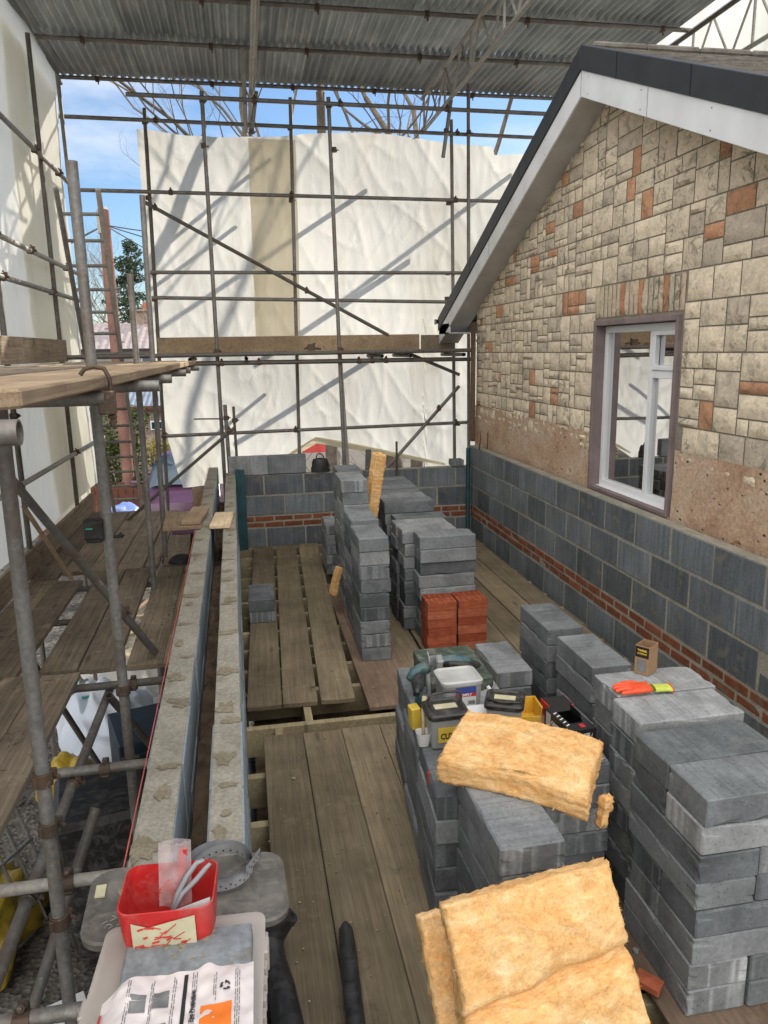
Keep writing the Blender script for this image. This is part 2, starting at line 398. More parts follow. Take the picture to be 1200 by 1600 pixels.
M['leaf']=m_foliage('evergreen_leaf',(.03,.05,.012),(.13,.17,.045)); M['leafyel']=m_foliage('yellow_leaf',(.2,.17,.03),(.42,.36,.08))
M['needle']=m_foliage('conifer_needle',(.03,.055,.03),(.10,.14,.075))
M['bark']=simple('grey_bark',(.2,.16,.12),.9,0,.4,6,bump=.6)
M['twig']=simple('brown_twig',(.16,.12,.09),.9,0,.3,3)
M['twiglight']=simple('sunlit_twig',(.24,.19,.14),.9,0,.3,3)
simple('white_upvc',(.85,.86,.87),.35,0,.06,3); simple('white_barge',(.80,.80,.80),.5,0,.14,2.5); simple('soffit_grey',(.56,.55,.54),.6,0,.2,3)
simple('dark_verge',(.035,.038,.042),.6,0,.3,4); simple('gutter_black',(.012,.012,.013),.4,0,.2)
simple('roof_tile',(.17,.15,.125),.95,0,.5,9,bump=.8)
simple('reveal_paint',(.235,.18,.175),.85,0,.22,6,bump=.3)
simple('black_plastic',(.014,.012,.011),.35,0,.3,20,dust=.25); simple('dusty_black',(.018,.018,.019),.3,0,.4,7,bump=.1,dust=.10)
simple('grey_tray',(.12,.11,.095),.5,0,.75,6,bump=.2,dust=.5); simple('red_plastic',(.62,.02,.018),.35,0,.15,12,dust=.3); simple('yellow_plastic',(.72,.42,.02),.4,0,.15,9,dust=.35)
simple('teal_plastic',(.015,.085,.10),.35,0,.25,14,dust=.5); simple('teal_metal',(.03,.09,.10),.5,.2,.4,8); simple('green_case',(.03,.06,.038),.5,.1,.45,7,bump=.2,dust=.6)
simple('orange_latex',(.85,.09,.02),.45,0,.12,14,bump=.2,dust=.15); simple('lime_knit',(.55,.62,.1),.9,0,.12,40,bump=.6)
simple('cardboard',(.36,.22,.12),.9,0,.16,9); simple('card_white',(.72,.72,.7),.7,0,.1,9); simple('card_black',(.015,.015,.016),.4,0,.2); simple('card_red',(.5,.03,.03),.5,0,.15)
simple('label_yellow',(.7,.48,.06),.5,0,.1); simple('label_cream',(.6,.55,.36),.6,0,.25,12); simple('label_blue',(.04,.07,.3),.5); simple('ink_black',(.02,.02,.02),.6,0,.1); simple('ink_white',(.75,.75,.75),.6,0,.05); simple('ink_grey',(.2,.2,.2),.7,0,.4,30); simple('ink_red',(.6,.05,.04),.6); simple('ink_orange',(.85,.2,.02),.55,0,.08); simple('tape_green',(.05,.5,.35),.5)
simple('band_steel',(.45,.46,.47),.45,.35,.25,20); simple('string_red',(.6,.12,.1),.7); simple('teal_hose',(.02,.16,.14),.4); simple('car_purple',(.11,.045,.085),.25,.1,.1,spec=.6)
simple('blue_glass',(.01,.05,.085),.08,0,.4,3,spec=.8); simple('navy_bin',(.03,.045,.06),.5); simple('fence_brown',(.16,.06,.035),.85,0,.3)
simple('house_pale',(.55,.5,.44),.9,0,.2,2); simple('pink_roof',(.36,.3,.29),.8,0,.25,4); simple('blue_roof',(.22,.26,.32),.6,.2,.3,3); simple('rubble_wall',(.33,.25,.19),.95,0,.55,7,bump=.8)
simple('terracotta',(.45,.15,.08),.8); simple('cord_grey',(.1,.1,.1),.6); simple('blind_slat',(.28,.29,.27),.5); simple('room_dark',(.10,.09,.08),.9); simple('pottery',(.5,.32,.1),.4)
simple('cavity_brown',(.17,.115,.07),.95,0,.5,10,bump=.8); simple('pipe_grey',(.32,.33,.34),.5)
def m_clear(name,col,a=.5,rough=.25):
    t=NT(name); t.fin(col,rough,0,t.bump(t.noise(t.obj(),20,3),.1,.003),.5)
    tr=t.n.new('ShaderNodeBsdfTransparent'); tr.inputs[0].default_value=(.95,.95,.95,1)
    mx=t.n.new('ShaderNodeMixShader'); mx.inputs[0].default_value=a
    t.L(tr.outputs[0],mx.inputs[1]); t.L(t.b.outputs[0],mx.inputs[2]); t.L(mx.outputs[0],t.out.inputs[0]); return t.m
M['clear_box']=m_clear('cloudy_plastic',(.62,.56,.5),.62); M['clear_tub']=m_clear('clear_tub_plastic',(.42,.42,.4),.7); M['clear_bag']=m_clear('clear_bag_film',(.8,.68,.66),.30,.15)
M['bag_paper']=simple('pink_white_film',(.74,.66,.63),.3,0,.1,6,bump=.3)
def m_glass():
    t=NT('window_glass'); g=t.n.new('ShaderNodeBsdfGlossy'); g.inputs['Roughness'].default_value=.015; tr=t.n.new('ShaderNodeBsdfTransparent'); tr.inputs[0].default_value=(.75,.78,.77,1)
    b=t.bump(t.noise(t.obj(),2.5,1),.05,.01); t.L(b,g.inputs['Normal'])
    fr=t.n.new('ShaderNodeFresnel'); fr.inputs[0].default_value=1.9
    f=t.math('ADD',t.math('MULTIPLY',fr.outputs[0],1.2),.12)
    mx=t.n.new('ShaderNodeMixShader'); t.L(f,mx.inputs[0]); t.L(tr.outputs[0],mx.inputs[1]); t.L(g.outputs[0],mx.inputs[2]); t.L(mx.outputs[0],t.out.inputs[0]); return t.m
M['glass']=m_glass()
_font=None
def text(body, size, mtx, mat, parent=None, name='lettering', bold=0, squash=1):
    cu=bpy.data.curves.new(name,'FONT'); cu.body=body; cu.size=size; cu.align_x='CENTER'; cu.align_y='CENTER'; cu.extrude=.0004; cu.offset=bold; cu.resolution_u=3
    cu.materials.append(mat)
    tmp=bpy.data.objects.new(name+'_curve',cu); C.objects.link(tmp)
    me=bpy.data.meshes.new_from_object(tmp.evaluated_get(bpy.context.evaluated_depsgraph_get())); bpy.data.objects.remove(tmp)
    o=bpy.data.objects.new(name,me); C.objects.link(o); o.matrix_local=mtx @ Matrix.Diagonal((squash,1,1,1))
    if not me.materials: me.materials.append(mat)
    if parent is not None: o.parent=parent
    return o
def frame(o, x, y):
    """matrix with local x along x, local y along y"""
    x=Vector(x).normalized(); y=Vector(y); z=x.cross(y).normalized(); y=z.cross(x)
    return Matrix(((x.x,y.x,z.x,o[0]),(x.y,y.y,z.y,o[1]),(x.z,y.z,z.z,o[2]),(0,0,0,1)))
ORD=['first','second','third','fourth','fifth','sixth','seventh','eighth','ninth','tenth','eleventh','twelfth']
# ================================================================== LIGHT
SUN=Vector((.62,.66,.43)).normalized()
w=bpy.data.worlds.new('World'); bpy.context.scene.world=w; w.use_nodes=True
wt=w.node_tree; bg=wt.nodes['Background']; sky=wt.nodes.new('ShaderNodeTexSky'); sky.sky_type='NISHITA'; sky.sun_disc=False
sky.sun_elevation=math.asin(SUN.z); sky.sun_rotation=math.atan2(SUN.x,SUN.y); sky.altitude=50; sky.air_density=1.0; sky.dust_density=.15; sky.ozone_density=4
tcw=wt.nodes.new('ShaderNodeTexCoord'); nz=wt.nodes.new('ShaderNodeTexNoise'); mp=wt.nodes.new('ShaderNodeMapping'); mp.inputs['Scale'].default_value=(1,1,2.6)
wt.links.new(tcw.outputs['Generated'],mp.inputs[0]); wt.links.new(mp.outputs[0],nz.inputs['Vector']); nz.inputs['Scale'].default_value=3.4; nz.inputs['Detail'].default_value=7; nz.inputs['Roughness'].default_value=.58
rp=wt.nodes.new('ShaderNodeValToRGB'); rp.color_ramp.elements[0].position=.53; rp.color_ramp.elements[1].position=.8
rp.color_ramp.elements[0].color=(0,0,0,1); rp.color_ramp.elements[1].color=(.85,.85,.85,1)
wt.links.new(nz.outputs['Fac'],rp.inputs[0]); mxw=wt.nodes.new('ShaderNodeMix'); mxw.data_type='RGBA'

# bright cloud bank added out of view, behind and overhead, to light the interior
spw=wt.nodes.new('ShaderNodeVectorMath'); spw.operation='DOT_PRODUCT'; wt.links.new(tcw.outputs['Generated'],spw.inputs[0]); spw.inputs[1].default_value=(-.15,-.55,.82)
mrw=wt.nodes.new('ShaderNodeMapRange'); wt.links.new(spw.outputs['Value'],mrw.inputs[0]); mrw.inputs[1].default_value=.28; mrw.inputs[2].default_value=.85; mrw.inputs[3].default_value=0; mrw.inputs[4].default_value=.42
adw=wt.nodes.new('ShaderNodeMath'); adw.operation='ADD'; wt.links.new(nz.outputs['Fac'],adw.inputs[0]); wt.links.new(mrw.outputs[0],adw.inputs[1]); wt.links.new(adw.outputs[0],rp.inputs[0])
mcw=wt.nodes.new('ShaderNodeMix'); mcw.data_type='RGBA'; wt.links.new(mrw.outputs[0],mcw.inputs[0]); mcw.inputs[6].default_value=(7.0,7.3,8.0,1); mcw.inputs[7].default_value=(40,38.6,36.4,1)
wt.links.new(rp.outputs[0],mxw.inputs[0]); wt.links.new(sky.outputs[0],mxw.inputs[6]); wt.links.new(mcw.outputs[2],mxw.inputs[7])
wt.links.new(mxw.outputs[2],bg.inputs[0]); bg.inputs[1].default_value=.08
sl=bpy.data.lights.new('sun','SUN'); sl.energy=3.0; sl.angle=R(.53); sl.color=(1,.93,.82)
so=bpy.data.objects.new('sun',sl); C.objects.link(so); so.rotation_euler=SUN.to_track_quat('Z','Y').to_euler()
sc=bpy.context.scene; sc.view_settings.view_transform='Standard'; sc.view_settings.look='None'; sc.view_settings.gamma=1; sc.view_settings.exposure=0.88
sc.render.engine='CYCLES'; sc.cycles.max_bounces=10; sc.cycles.diffuse_bounces=6; sc.cycles.transmission_bounces=8; sc.cycles.transparent_max_bounces=12; sc.cycles.caustics_reflective=False; sc.cycles.caustics_refractive=False
sc.cycles.sample_clamp_indirect=6

# ================================================================== GROUND
GZ=-4.0
g=MB(); g.grid(lambda u,v:( -160+320*u, -60+360*v, GZ+(.0 if abs(-160+320*u)<30 and -60+360*v<30 else 0)),8,8)
structure(tag(g.build('ground',M['ground'],recalc=False)))
FZ=-2.3
# ================================================================== BLOCK AND BRICK WALLS
def masonry(mb, mort, L, z0, courses, bl, thick, tone, joint=.014, off=0.0, rr=None, rough=.006):
    """wall in local frame: length along +Y from 0 to L, thickness along +X from 0..thick; courses list of (height, kind)"""
    rr=rr or rnd
    z=z0
    for ci,(h,k) in enumerate(courses):
        l = bl if k=='b' else .235
        y=-(l*(.5 if ci%2 else 0)+off)
        while y<L:
            a,b=max(0,y)+joint/2,min(L,y+l)-joint/2
            if b-a>.03:
                tt=tone(k)
                o=rr.uniform(-.004,.003); sh_=rr.uniform(-.003,.003) if k=='b' else 0; a+=sh_; b+=sh_
                (mb[k]).append((o,thick-o,a,b,z+joint/2,z+h-joint/2,tt))
            y+=l
        z+=h
    mort.box(.0035,thick-.0035,0.004,L-.004,z0,z-.003)
    return z
def tone_block(k):
    if k=='b':
        v=rnd.choice([.12,.14,.16,.18,.2]); return (v*.92,v*1.02,v*1.09)
    v=rnd.uniform(.8,1.2); return (.24*v,.085*v,.045*v)
def wall_obj(name,label,L,z0,courses,bl,thick,loc,rz=0,off=0,joint=.019):
    t=thing(name,label,'wall',(loc[0],loc[1],0),rz)
    d={'b':[],'r':[]}; mo=MB()
    masonry(d,mo,L,z0,courses,bl,thick,tone_block,joint,off)
    for k,nm in (('b','blockwork'),('r','brick_course')):
        if d[k]:
            mb=MB()
            for (a,b,c,e,f,g_,tt) in d[k]: mb.box(a,b,c,e,f,g_,tt)
            mb.build(nm,M['wallblock'] if k=='b' else M['brick'],t,bevel=.004,jitter=.003)
    mo.build('mortar_joints',M['mortar'],t)
    return t
BC=.2517
wr=wall_obj('extension_side_wall','grey block wall with two courses of red brick in front of the stone gable',8.4,-2.36-.23,[(.23,'b'),(.255,'b'),(.075,'r'),(.075,'r'),(BC,'b'),(BC,'b'),(BC,'b')],.48,.10,(2.79,.75),0,.1)
wbk=wall_obj('extension_end_wall','grey block wall with red brick band closing the far end of the extension',3.06,-2.36-.23,[(.23,'b'),(.255,'b'),(.075,'r'),(.075,'r'),(.2525,'b'),(.2525,'b')],.48,.10,(-.275,9.16),-math.pi/2,.27)
SK=.0125
wo=wall_obj('outer_leaf_wall','outer leaf of the cavity wall, pale concrete blocks beside the scaffold boards',8.6,GZ,[(.26,'b')]*10,.47,.12,(-.385,.95),SK,.12)
wi=wall_obj('inner_leaf_wall','inner leaf of the cavity wall, pale blocks beside the floor boards',8.1,GZ,[(.26,'b')]*10,.47,.105,(-.165,.95),SK,.3)
def pale(o,k):
    for ch in kids(o):
        if ch.name.startswith('blockwork'): ch.data.materials[0]=M['paleblock']
        if 'col' in ch.data.color_attributes:
            a=ch.data.color_attributes['col']; n=len(a.data); buf=[0.0]*(4*n); a.data.foreach_get('color',buf)
            for i in range(n):
                g_=.36/max(.36,buf[4*i+1]*k)
                for j in range(3): buf[4*i+j]=buf[4*i+j]*k*g_*(.97,1.0,1.0)[j]
            a.data.foreach_set('color',buf)
pale(wo,2.3); pale(wi,2.2)
# mortar droppings on both leaf tops
def splodges(parent, xs, L, seed, n):
    rr=random.Random(seed); mb=MB()
    for k in range(n):
        y=rr.uniform(.9,L-.3) if k>=17 else (.115 if seed==3 else .405)+k*.47+rr.uniform(-.02,.02)
        cx=rr.uniform(xs[0]+.025,xs[1]-.025); sx=rr.uniform(.010,.04) if k>=17 else rr.uniform(.03,.055); sy=rr.uniform(.012,.06)*(1 if k>=17 else .7)
        n_=30; zt=-1.4+rr.uniform(.001,.006); ang=rr.uniform(0,3); ph=rr.uniform(0,9)
        vs=[(cx,y,zt)]
        for ring,(fr,zz) in enumerate(((.6,zt-.001),(1.0,-1.3995))):
            for i in range(n_):
                t=2*math.pi*i/n_; q=fr*(1+.75*noise.noise(Vector((math.cos(t)*1.3+k*3.1,math.sin(t)*1.3,seed)))+.45*noise.noise(Vector((math.cos(t)*4+k*3.1,math.sin(t)*4,seed))))
                vs.append((min(xs[1]-.002,max(xs[0]+.002,cx+sx*q*math.cos(t))),y+sy*q*math.sin(t),zz))
        fs=[(0,1+i,1+(i+1)%n_) for i in range(n_)]+[(1+i,1+n_+i,1+n_+(i+1)%n_,1+(i+1)%n_) for i in range(n_)]
        mb.add(vs,fs)
    mb.build('mortar_droppings',M['splodge'],parent,smooth=True)
splodges(wo,(0,.12),8.6,3,25); splodges(wi,(0,.105),8.1,5,30)
# cavity floor
cf=MB(); cf.grid(lambda u,v:(-.262+.095*u+.9*0-.0125*0 - SK*(8.0*v), .97+8.0*v, -1.74-.05*noise.noise(Vector((u*3,v*60,0)))),3,160)
tag(cf.build('cavity_mortar',M['cavity_brown'],recalc=False),'brown mortar droppings lying in the slot of the cavity wall','mortar',kind='stuff')
# builder's line
ln=MB(); ln.path([(-.392,1.0,-1.395),(-.44,5,-1.40),(-.492,9.4,-1.39)],.0022,5)
tag(ln.build('string_line',M['string_red']),"thin red builder's line along the outer edge of the cavity wall",'string')
# stands on the end wall
def std_block(): 
    mb=MB(); mb.box(-.23,.23,-.1125,.1125,0,.1045); return mb.build('concrete_block',M['block'],mesh_only=True,bevel=.0035,jitter=.0022)
BME=[std_block() for _ in range(1)]
for _ in range(5):
    mb=MB(); mb.box(-.23,.23,-.1125,.1125,0,.1045); s_=rnd.uniform(1,99)
    me=mb.build('concrete_block',M['block'],mesh_only=True,bevel=rnd.choice([.003,.0045,.006]))
    bm=bmesh.new(); bm.from_mesh(me); bmesh.ops.subdivide_edges(bm,edges=[e for e in bm.edges if e.calc_length()>.09],cuts=5,use_grid_fill=True)
    for v in bm.verts:
        n_=noise.noise_vector(v.co*22+Vector((s_,0,0))); v.co += n_*.0007
        e_=sum(1 for q,h in ((abs(v.co.x),.23),(abs(v.co.y),.1125),(abs(v.co.z-.052),.052)) if q>h-.007)
        if e_>=2 and noise.noise(v.co*30+Vector((s_,9,0)))>.4: v.co -= Vector((math.copysign(.005,v.co.x) if abs(v.co.x)>.22 else 0,math.copysign(.005,v.co.y) if abs(v.co.y)>.1 else 0,math.copysign(.004,v.co.z-.05)))
    bm.to_mesh(me); bm.free(); BME.append(me)
NB=0
def block(x,y,z,rz,label,group,along='Y',size=None,rot=None):
    """x,y = centre"""
    global NB
    o=link('concrete_block',rnd.choice(BME[1:]),None,(x,y,z),rot or (0,0,(math.pi/2 if along=='Y' else 0)+rz+rnd.choice([0,math.pi])))
    NB+=1
    return tag(o,label,'concrete block',group)
LH=.1065
def column(x0,y0,n,along,desc,group,rz=0,zb=FZ,jit=.006,lens=None,skip=()):
    """n flat blocks one above the other; x0,y0 near-left corner"""
    for k in range(n):
        if k in skip: continue
        a=along if isinstance(along,str) else along[k]
        w_,l_=(.225,.46) if a=='Y' else (.46,.225)
        cx=x0+w_/2+rnd.uniform(-jit,jit); cy=y0+l_/2+rnd.uniform(-jit,jit)
        top=n-1-k
        lab=('top' if top==0 else ORD[top]+' from top')+' grey block, '+desc
        block(cx,cy,zb+k*LH+.001,rz+rnd.uniform(-.012,.012),lab,group,a)
column(-.06,6.25,2,'Y','low pair lying on the left walkway boards','blocks on the walkway boards')
G2='blocks stacked end-on in the tall middle column'
column(.765,5.24,9,'Y','nearest tall end-on stack beside the walkway',G2)
column(.775,5.715,9,'Y','second tall end-on stack behind the nearest',G2,zb=FZ+.032)
column(.77,6.20,11,'Y','tallest end-on stack, next to the insulation strip',G2,zb=FZ+.055)
column(.80,6.68,11,'Y','rearmost tall end-on stack near the end wall',G2,zb=FZ+.05)
column(.755,7.55,5,'Y','short stack left of the tall column','blocks in the short far stack')
G3='blocks stacked crosswise in the middle rows'
rows=[(1.30,5.58,8),(1.215,5.805,8),(1.2,6.03,8),(1.235,6.26,8),(1.195,6.5,9),(1.18,6.73,9),(1.19,6.96,9),(1.2,7.19,9),(1.21,7.42,9),(1.2,7.65,9)]
for i,(x,y,n) in enumerate(rows):
    column(x,y,n,'X',f'{ORD[i]} crosswise row behind the red bricks',G3,jit=.011)
column(1.375,3.935,4,'Y','lone low end-on stack in front of the red bricks','blocks in the low stack by the bricks')
G5='blocks stacked in line along the side wall'
column(1.72,4.01,6,'Y','end-on stack by the side wall, farthest of its line',G5)
column(1.735,3.44,6,'Y','end-on stack by the side wall, behind the cardboard box',G5)
G7='blocks in the crosswise stack under the glove'
for r_,(x,y,nm) in enumerate(((1.455,2.475,'front half of the stack under the orange glove'),(1.49,2.71,'rear half of the stack under the cardboard box'))):
    column(x,y,8,'X',nm,G7)
G8='blocks in the big stack at the right edge'
pat=['Y','Y','X','X','Y','Y','X','X']   # bottom to top
for k,a in enumerate(pat):
    z=FZ+k*LH+.001; top=7-k; pos=('top' if top==0 else ORD[top]+' from top')
    if a=='X':
        for j,(yy,nm) in enumerate(((1.96,'front'),(2.19,'rear'))):
            sh=.008 if (k==7 and j==0) else 0
            block(1.4+.23+rnd.uniform(-.005,.005)+sh,yy+.1125,z,rnd.uniform(-.01,.01)+(.02 if k==7 else 0),f'{pos} grey block, crosswise {nm} one, big stack nearest the camera',G8,'X')
    else:
        for j,nm in enumerate(('left','right')):
            block(1.4+.1125+j*.232,1.96+.23+rnd.uniform(-.004,.004),z,rnd.uniform(-.01,.01),f'{pos} grey block, {nm} end-on one, big stack nearest the camera',G8,'Y')
G9='blocks in the pile under the tools and insulation'
column(.715,2.0,7,'Y','stack under the cut insulation slab, nearest of the pile',G9,rz=.03)
for i,(x,y,n) in enumerate(((.65,2.47,6),(.695,2.95,6),(.745,3.43,5))):
    column(x,y,n,'Y',f'{ORD[i]} stack back along the left side of the tool pile',G9,rz=-.07,jit=.012)
for i,(x,y,n) in enumerate(((.935,2.52,6),(.95,3.0,6),(.985,3.48,5))):
    column(x,y,n,'Y',f'{ORD[i]} stack back along the middle of the tool pile',G9,rz=-.03)
column(1.175,2.58,6,'Y','stack at the right side of the tool pile',G9)
# loose blocks standing on the end wall
for i,(cx,nm) in enumerate(((-.0,'left'),(.462,'right'))):
    block(cx,9.10,-1.445+.1125,0,f'grey concrete block set on edge on the end wall, {nm} of the pair','blocks on edge on the end wall',rot=(math.pi/2,0,0)).location.y=9.155
b_=block(2.60,9.11,-1.445,0,'grey block offcut lying on the end wall beside the corner','blocks on edge on the end wall'); b_.scale=(.34,.7,.75); b_['group']=''; del b_['group']
# packing under raised stacks
pk=MB(); pk.box(.77,1.0,5.72,7.14,FZ+.001,FZ+.030); tag(pk.build('packing_board',M['ply']),'thin packing board under the rear tall block stacks','board')

# red perforated bricks
def brick_mesh():
    L_,W_,H_=.226,.107,.066; nx,ny=5,3; mb=MB()
    mx,my=.0115,.0105; cw=(L_-2*mx)/(nx*3-1)*1.0; 
    xs=[-L_/2]; 
    hw=(L_-(nx+1)*mx)/nx; hl=(W_-(ny+1)*my)/ny
    for i in range(nx): xs += [xs[-1]+mx, xs[-1]+mx+hw]
    xs.append(L_/2); ys=[-W_/2]
    for i in range(ny): ys += [ys[-1]+my, ys[-1]+my+hl]
    ys.append(W_/2)
    nX,nY=len(xs),len(ys)
    vs=[(x,y,z) for z in (0,H_) for x in xs for y in ys]
    I=lambda i,j,k: k*nX*nY+i*nY+j
    hole=lambda i,j: 0<i<nX-2 and 0<j<nY-2 and i%2==1 and j%2==1
    fs=[]
    for i in range(nX-1):
        for j in range(nY-1):
            if not hole(i,j):
                fs += [(I(i,j,1),I(i+1,j,1),I(i+1,j+1,1),I(i,j+1,1)),(I(i,j,0),I(i,j+1,0),I(i+1,j+1,0),I(i+1,j,0))]
            else:
                fs += [(I(i,j,0),I(i,j,1),I(i,j+1,1),I(i,j+1,0)),(I(i+1,j,0),I(i+1,j+1,0),I(i+1,j+1,1),I(i+1,j,1)),(I(i,j,0),I(i+1,j,0),I(i+1,j,1),I(i,j,1)),(I(i,j+1,0),I(i,j+1,1),I(i+1,j+1,1),I(i+1,j+1,0))]
    for i in range(nX-1):
        fs += [(I(i,0,0),I(i+1,0,0),I(i+1,0,1),I(i,0,1)),(I(i,nY-1,0),I(i,nY-1,1),I(i+1,nY-1,1),I(i+1,nY-1,0))]
    for j in range(nY-1):
        fs += [(I(0,j,0),I(0,j,1),I(0,j+1,1),I(0,j+1,0)),(I(nX-1,j,0),I(nX-1,j+1,0),I(nX-1,j+1,1),I(nX-1,j,1))]
    mb.add(vs,fs); return mb.build('red_brick',M['redbrick'],mesh_only=True,recalc=False)
RB=brick_mesh()
for k in range(6):
    for i,cn in enumerate(('left','right')):
        for j,rn in enumerate(('front','rear')):
            o=link('red_brick',RB,None,(1.285+.115+i*.243+rnd.uniform(-.003,.003),5.275+.055+j*.112+rnd.uniform(-.004,.004),FZ+.002+k*.0682),(0,0,rnd.uniform(-.035,.035)))
            tag(o,f"{'top' if k==5 else ORD[5-k]+' from top'} red perforated brick, {rn} {cn} column of the brick pack",'brick','red perforated bricks in the small pack')
bb=MB(); bb.box(-.05,.05,-.03,.03,0,.035); o=bb.build('brick_fragment',M['redbrick'],None,(1.33,2.1,FZ+.012),(0,0,-.9),bevel=.004,jitter=.008); tag(o,'broken piece of red brick on the chipboard beside the big stack','brick')

# ================================================================== JOISTS AND FLOOR BOARDS
nj=0
for y in (1.2,1.65,2.1,2.55,3.0,3.45,3.9,4.46,4.95,5.35,5.75,6.15,6.55,6.95,7.35,7.75,8.15,8.55,8.95):
    mb=MB(); mb.box(-.055-SK*y*.9,2.78,-.025,.025,-.19,0)
    o=mb.build('floor_joist',M['timber'],None,(0,y,FZ-.042),(0,0,0),bevel=.002)
    me=o.data
    tag(o,f'pale timber floor joist, {ORD[nj] if nj<12 else ["thirteenth","fourteenth","fifteenth","sixteenth","seventeenth","eighteenth","nineteenth"][nj-12]} back from the camera under the walkway boards','joist','floor joists'); nj+=1
for i,(x,y0,y1,nm) in enumerate(((.30,4.49,4.92,'behind the exposed crossing joist'),(.10,3.93,4.43,'in front of the exposed crossing joist'))):
    mb=MB(); mb.box(-.025,.025,0,y1-y0,-.19,0); o=mb.build('noggin',M['timber'],None,(x,y0,FZ-.043),(0,0,0),bevel=.002)
    tag(o,f'short pale timber noggin {nm}','timber','noggins between the joists')
gz=MB(); gz.box(-.06,2.78,.95,9.05,-2.75,-2.62); structure(gz.build('extension_subfloor',M['cavity_brown']))
def plank(name,a,b,w,zt,th,mat,label,group,cat='board',bev=.004,roll=0,sag=0):
    """board whose top centre line runs a->b (x,y)"""
    a,b=Vector(a),Vector(b); L_=(b-a).length
    mb=MB(); n=max(2,int(L_/.4))
    s1=rnd.uniform(0,99)
    def P(u,v,z):
        return (( -w/2+w*u), L_*v, z+ (-.0035*math.sin(math.pi*u)) + .004*noise.noise(Vector((s1,v*L_*.8,0))))
    mb.grid(lambda u,v:P(u,v,0),3,n); mb.grid(lambda u,v:P(1-u,v,-th),3,n)
    bm_vs=len(mb.v); k=(n+1)
    top=lambda i,j:i*k+j; bot=lambda i,j:4*k+(3-i)*k+j
    fs=[]
    for j in range(n): fs += [(top(0,j),top(0,j+1),bot(0,j+1),bot(0,j)),(top(3,j+1),top(3,j),bot(3,j),bot(3,j+1))]
    for i in range(3): fs += [(top(i+1,0),top(i,0),bot(i,0),bot(i+1,0)),(top(i,n),top(i+1,n),bot(i+1,n),bot(i,n))]
    mb.f += fs; mb.c += [None]*len(fs)
    o=mb.build(name,mat,None,(a.x,a.y,zt),(0,roll,math.atan2(-(b.x-a.x),(b.y-a.y))),bevel=bev)
    return tag(o,label,cat,group)
GF='floor boards over the extension joists'
for i,((x0,x1),nm) in enumerate((((.018,.125),'left'),((.257,.395),'middle'),((.513,.668),'right'))):
    plank('scaffold_board',(x0,4.68+.02*i*0),(x1,8.93),.232,FZ-.001*i,.036,M['floorboard'],f'long dusty floor board, {nm} of the three between wall and tall blocks',GF)
for i,(x0,x1,nm) in enumerate(((.125,.118,'first'),(.365,.36,'second'),(.605,.60,'third'),(.845,.84,'fourth'),(1.09,1.085,'fifth'))):
    plank('scaffold_board',(x0,1.0),(x1,4.27-.01*(i%2)),.237,FZ-.001*(i%3),.036,M['floorboard'],f'near dusty floor board, {nm} from the cavity wall, running to the camera',GF)
for i,x in enumerate((1.62,1.86,2.10,2.345,2.59)):
    y0=3.2 if i<4 else 3.0
    plank('scaffold_board',(x,y0),(x+.01,8.95),.232,FZ-.001*(i%3),.036,M['floorboard'],f'{ORD[4-i]} dusty floor board out from the right side wall',GF)
for i,x in enumerate((1.13,1.38)):
    plank('scaffold_board',(x,4.4),(x,8.95),.23,FZ-.002-.001*i,.034,M['floorboard'],f'{ORD[i]} dusty floor board under the crosswise block rows',GF)
def sheetboard(name,x0,x1,y0,y1,zt,th,mat,label,rz=0):
    mb=MB(); mb.box(x0,x1,y0,y1,zt-th,zt); return tag(mb.build(name,mat,bevel=.003),label,'board')
def crumbs(name,label,n,fn,smin,smax,mat,seed):
    rr=random.Random(seed); mb=MB()
    for i in range(n):
        x,y,z=fn(rr); s_=rr.uniform(smin,smax)*(2 if rr.random()<.08 else 1)
        vs=[(x+s_*math.cos(a)*rr.uniform(.6,1.2),y+s_*math.sin(a)*rr.uniform(.6,1.2),z+(0 if q==0 else s_*.6)) for q in (0,1) for a in (0,1.26,2.5,3.77,5.03)]
        mb.add(vs,[(4,3,2,1,0),(5,6,7,8,9)]+[(k,(k+1)%5,5+(k+1)%5,5+k) for k in range(5)])
    tag(mb.build(name,M[mat]),label,'debris',kind='stuff')
crumbs('mortar_crumbs','mortar crumbs and grit scattered over the walkway boards',520,lambda r:(r.uniform(0,1.2),r.choice((r.uniform(1.2,4.2),r.uniform(4.7,8.9))),FZ+.001),.0018,.0065,'splodge',5)
crumbs('mortar_grit','mortar grit scattered over the low left platform boards',420,lambda r:(r.uniform(-1.9,-.5),r.uniform(4.8,9.3),-1.899),.002,.008,'splodge',6)
crumbs('block_dust','bits of broken block on the chipboard by the big stack',90,lambda r:(r.uniform(1.34,2.2),r.uniform(1.2,3.1),FZ+.0015),.002,.009,'paleblock_bits',7)
s=sheetboard('chipboard_sheet',.70,1.06,4.50,7.2,FZ+.0005,.030,M['ply'],'brown dusty chipboard sheet under the tall end-on blocks')
s=sheetboard('chipboard_sheet',1.33,2.6,.9,3.15,FZ+.0005,.018,M['ply'],'tan chipboard sheet under the big block stack nearest the camera')
# ================================================================== HOUSE: stone gable
WX=2.95; YF=9.44; YR=5.985; ZR=2.235; SL=.42
def roofz(y): return ZR-SL*abs(y-YR)
H=thing('stone_gable_house','pale stone-faced gable house with a white window and dark roof edge','house',(WX,YR,0))
H.location=(0,0,0)
WY0,WY1,WZ0,WZ1=4.83,6.03,-1.185,.165      # window opening
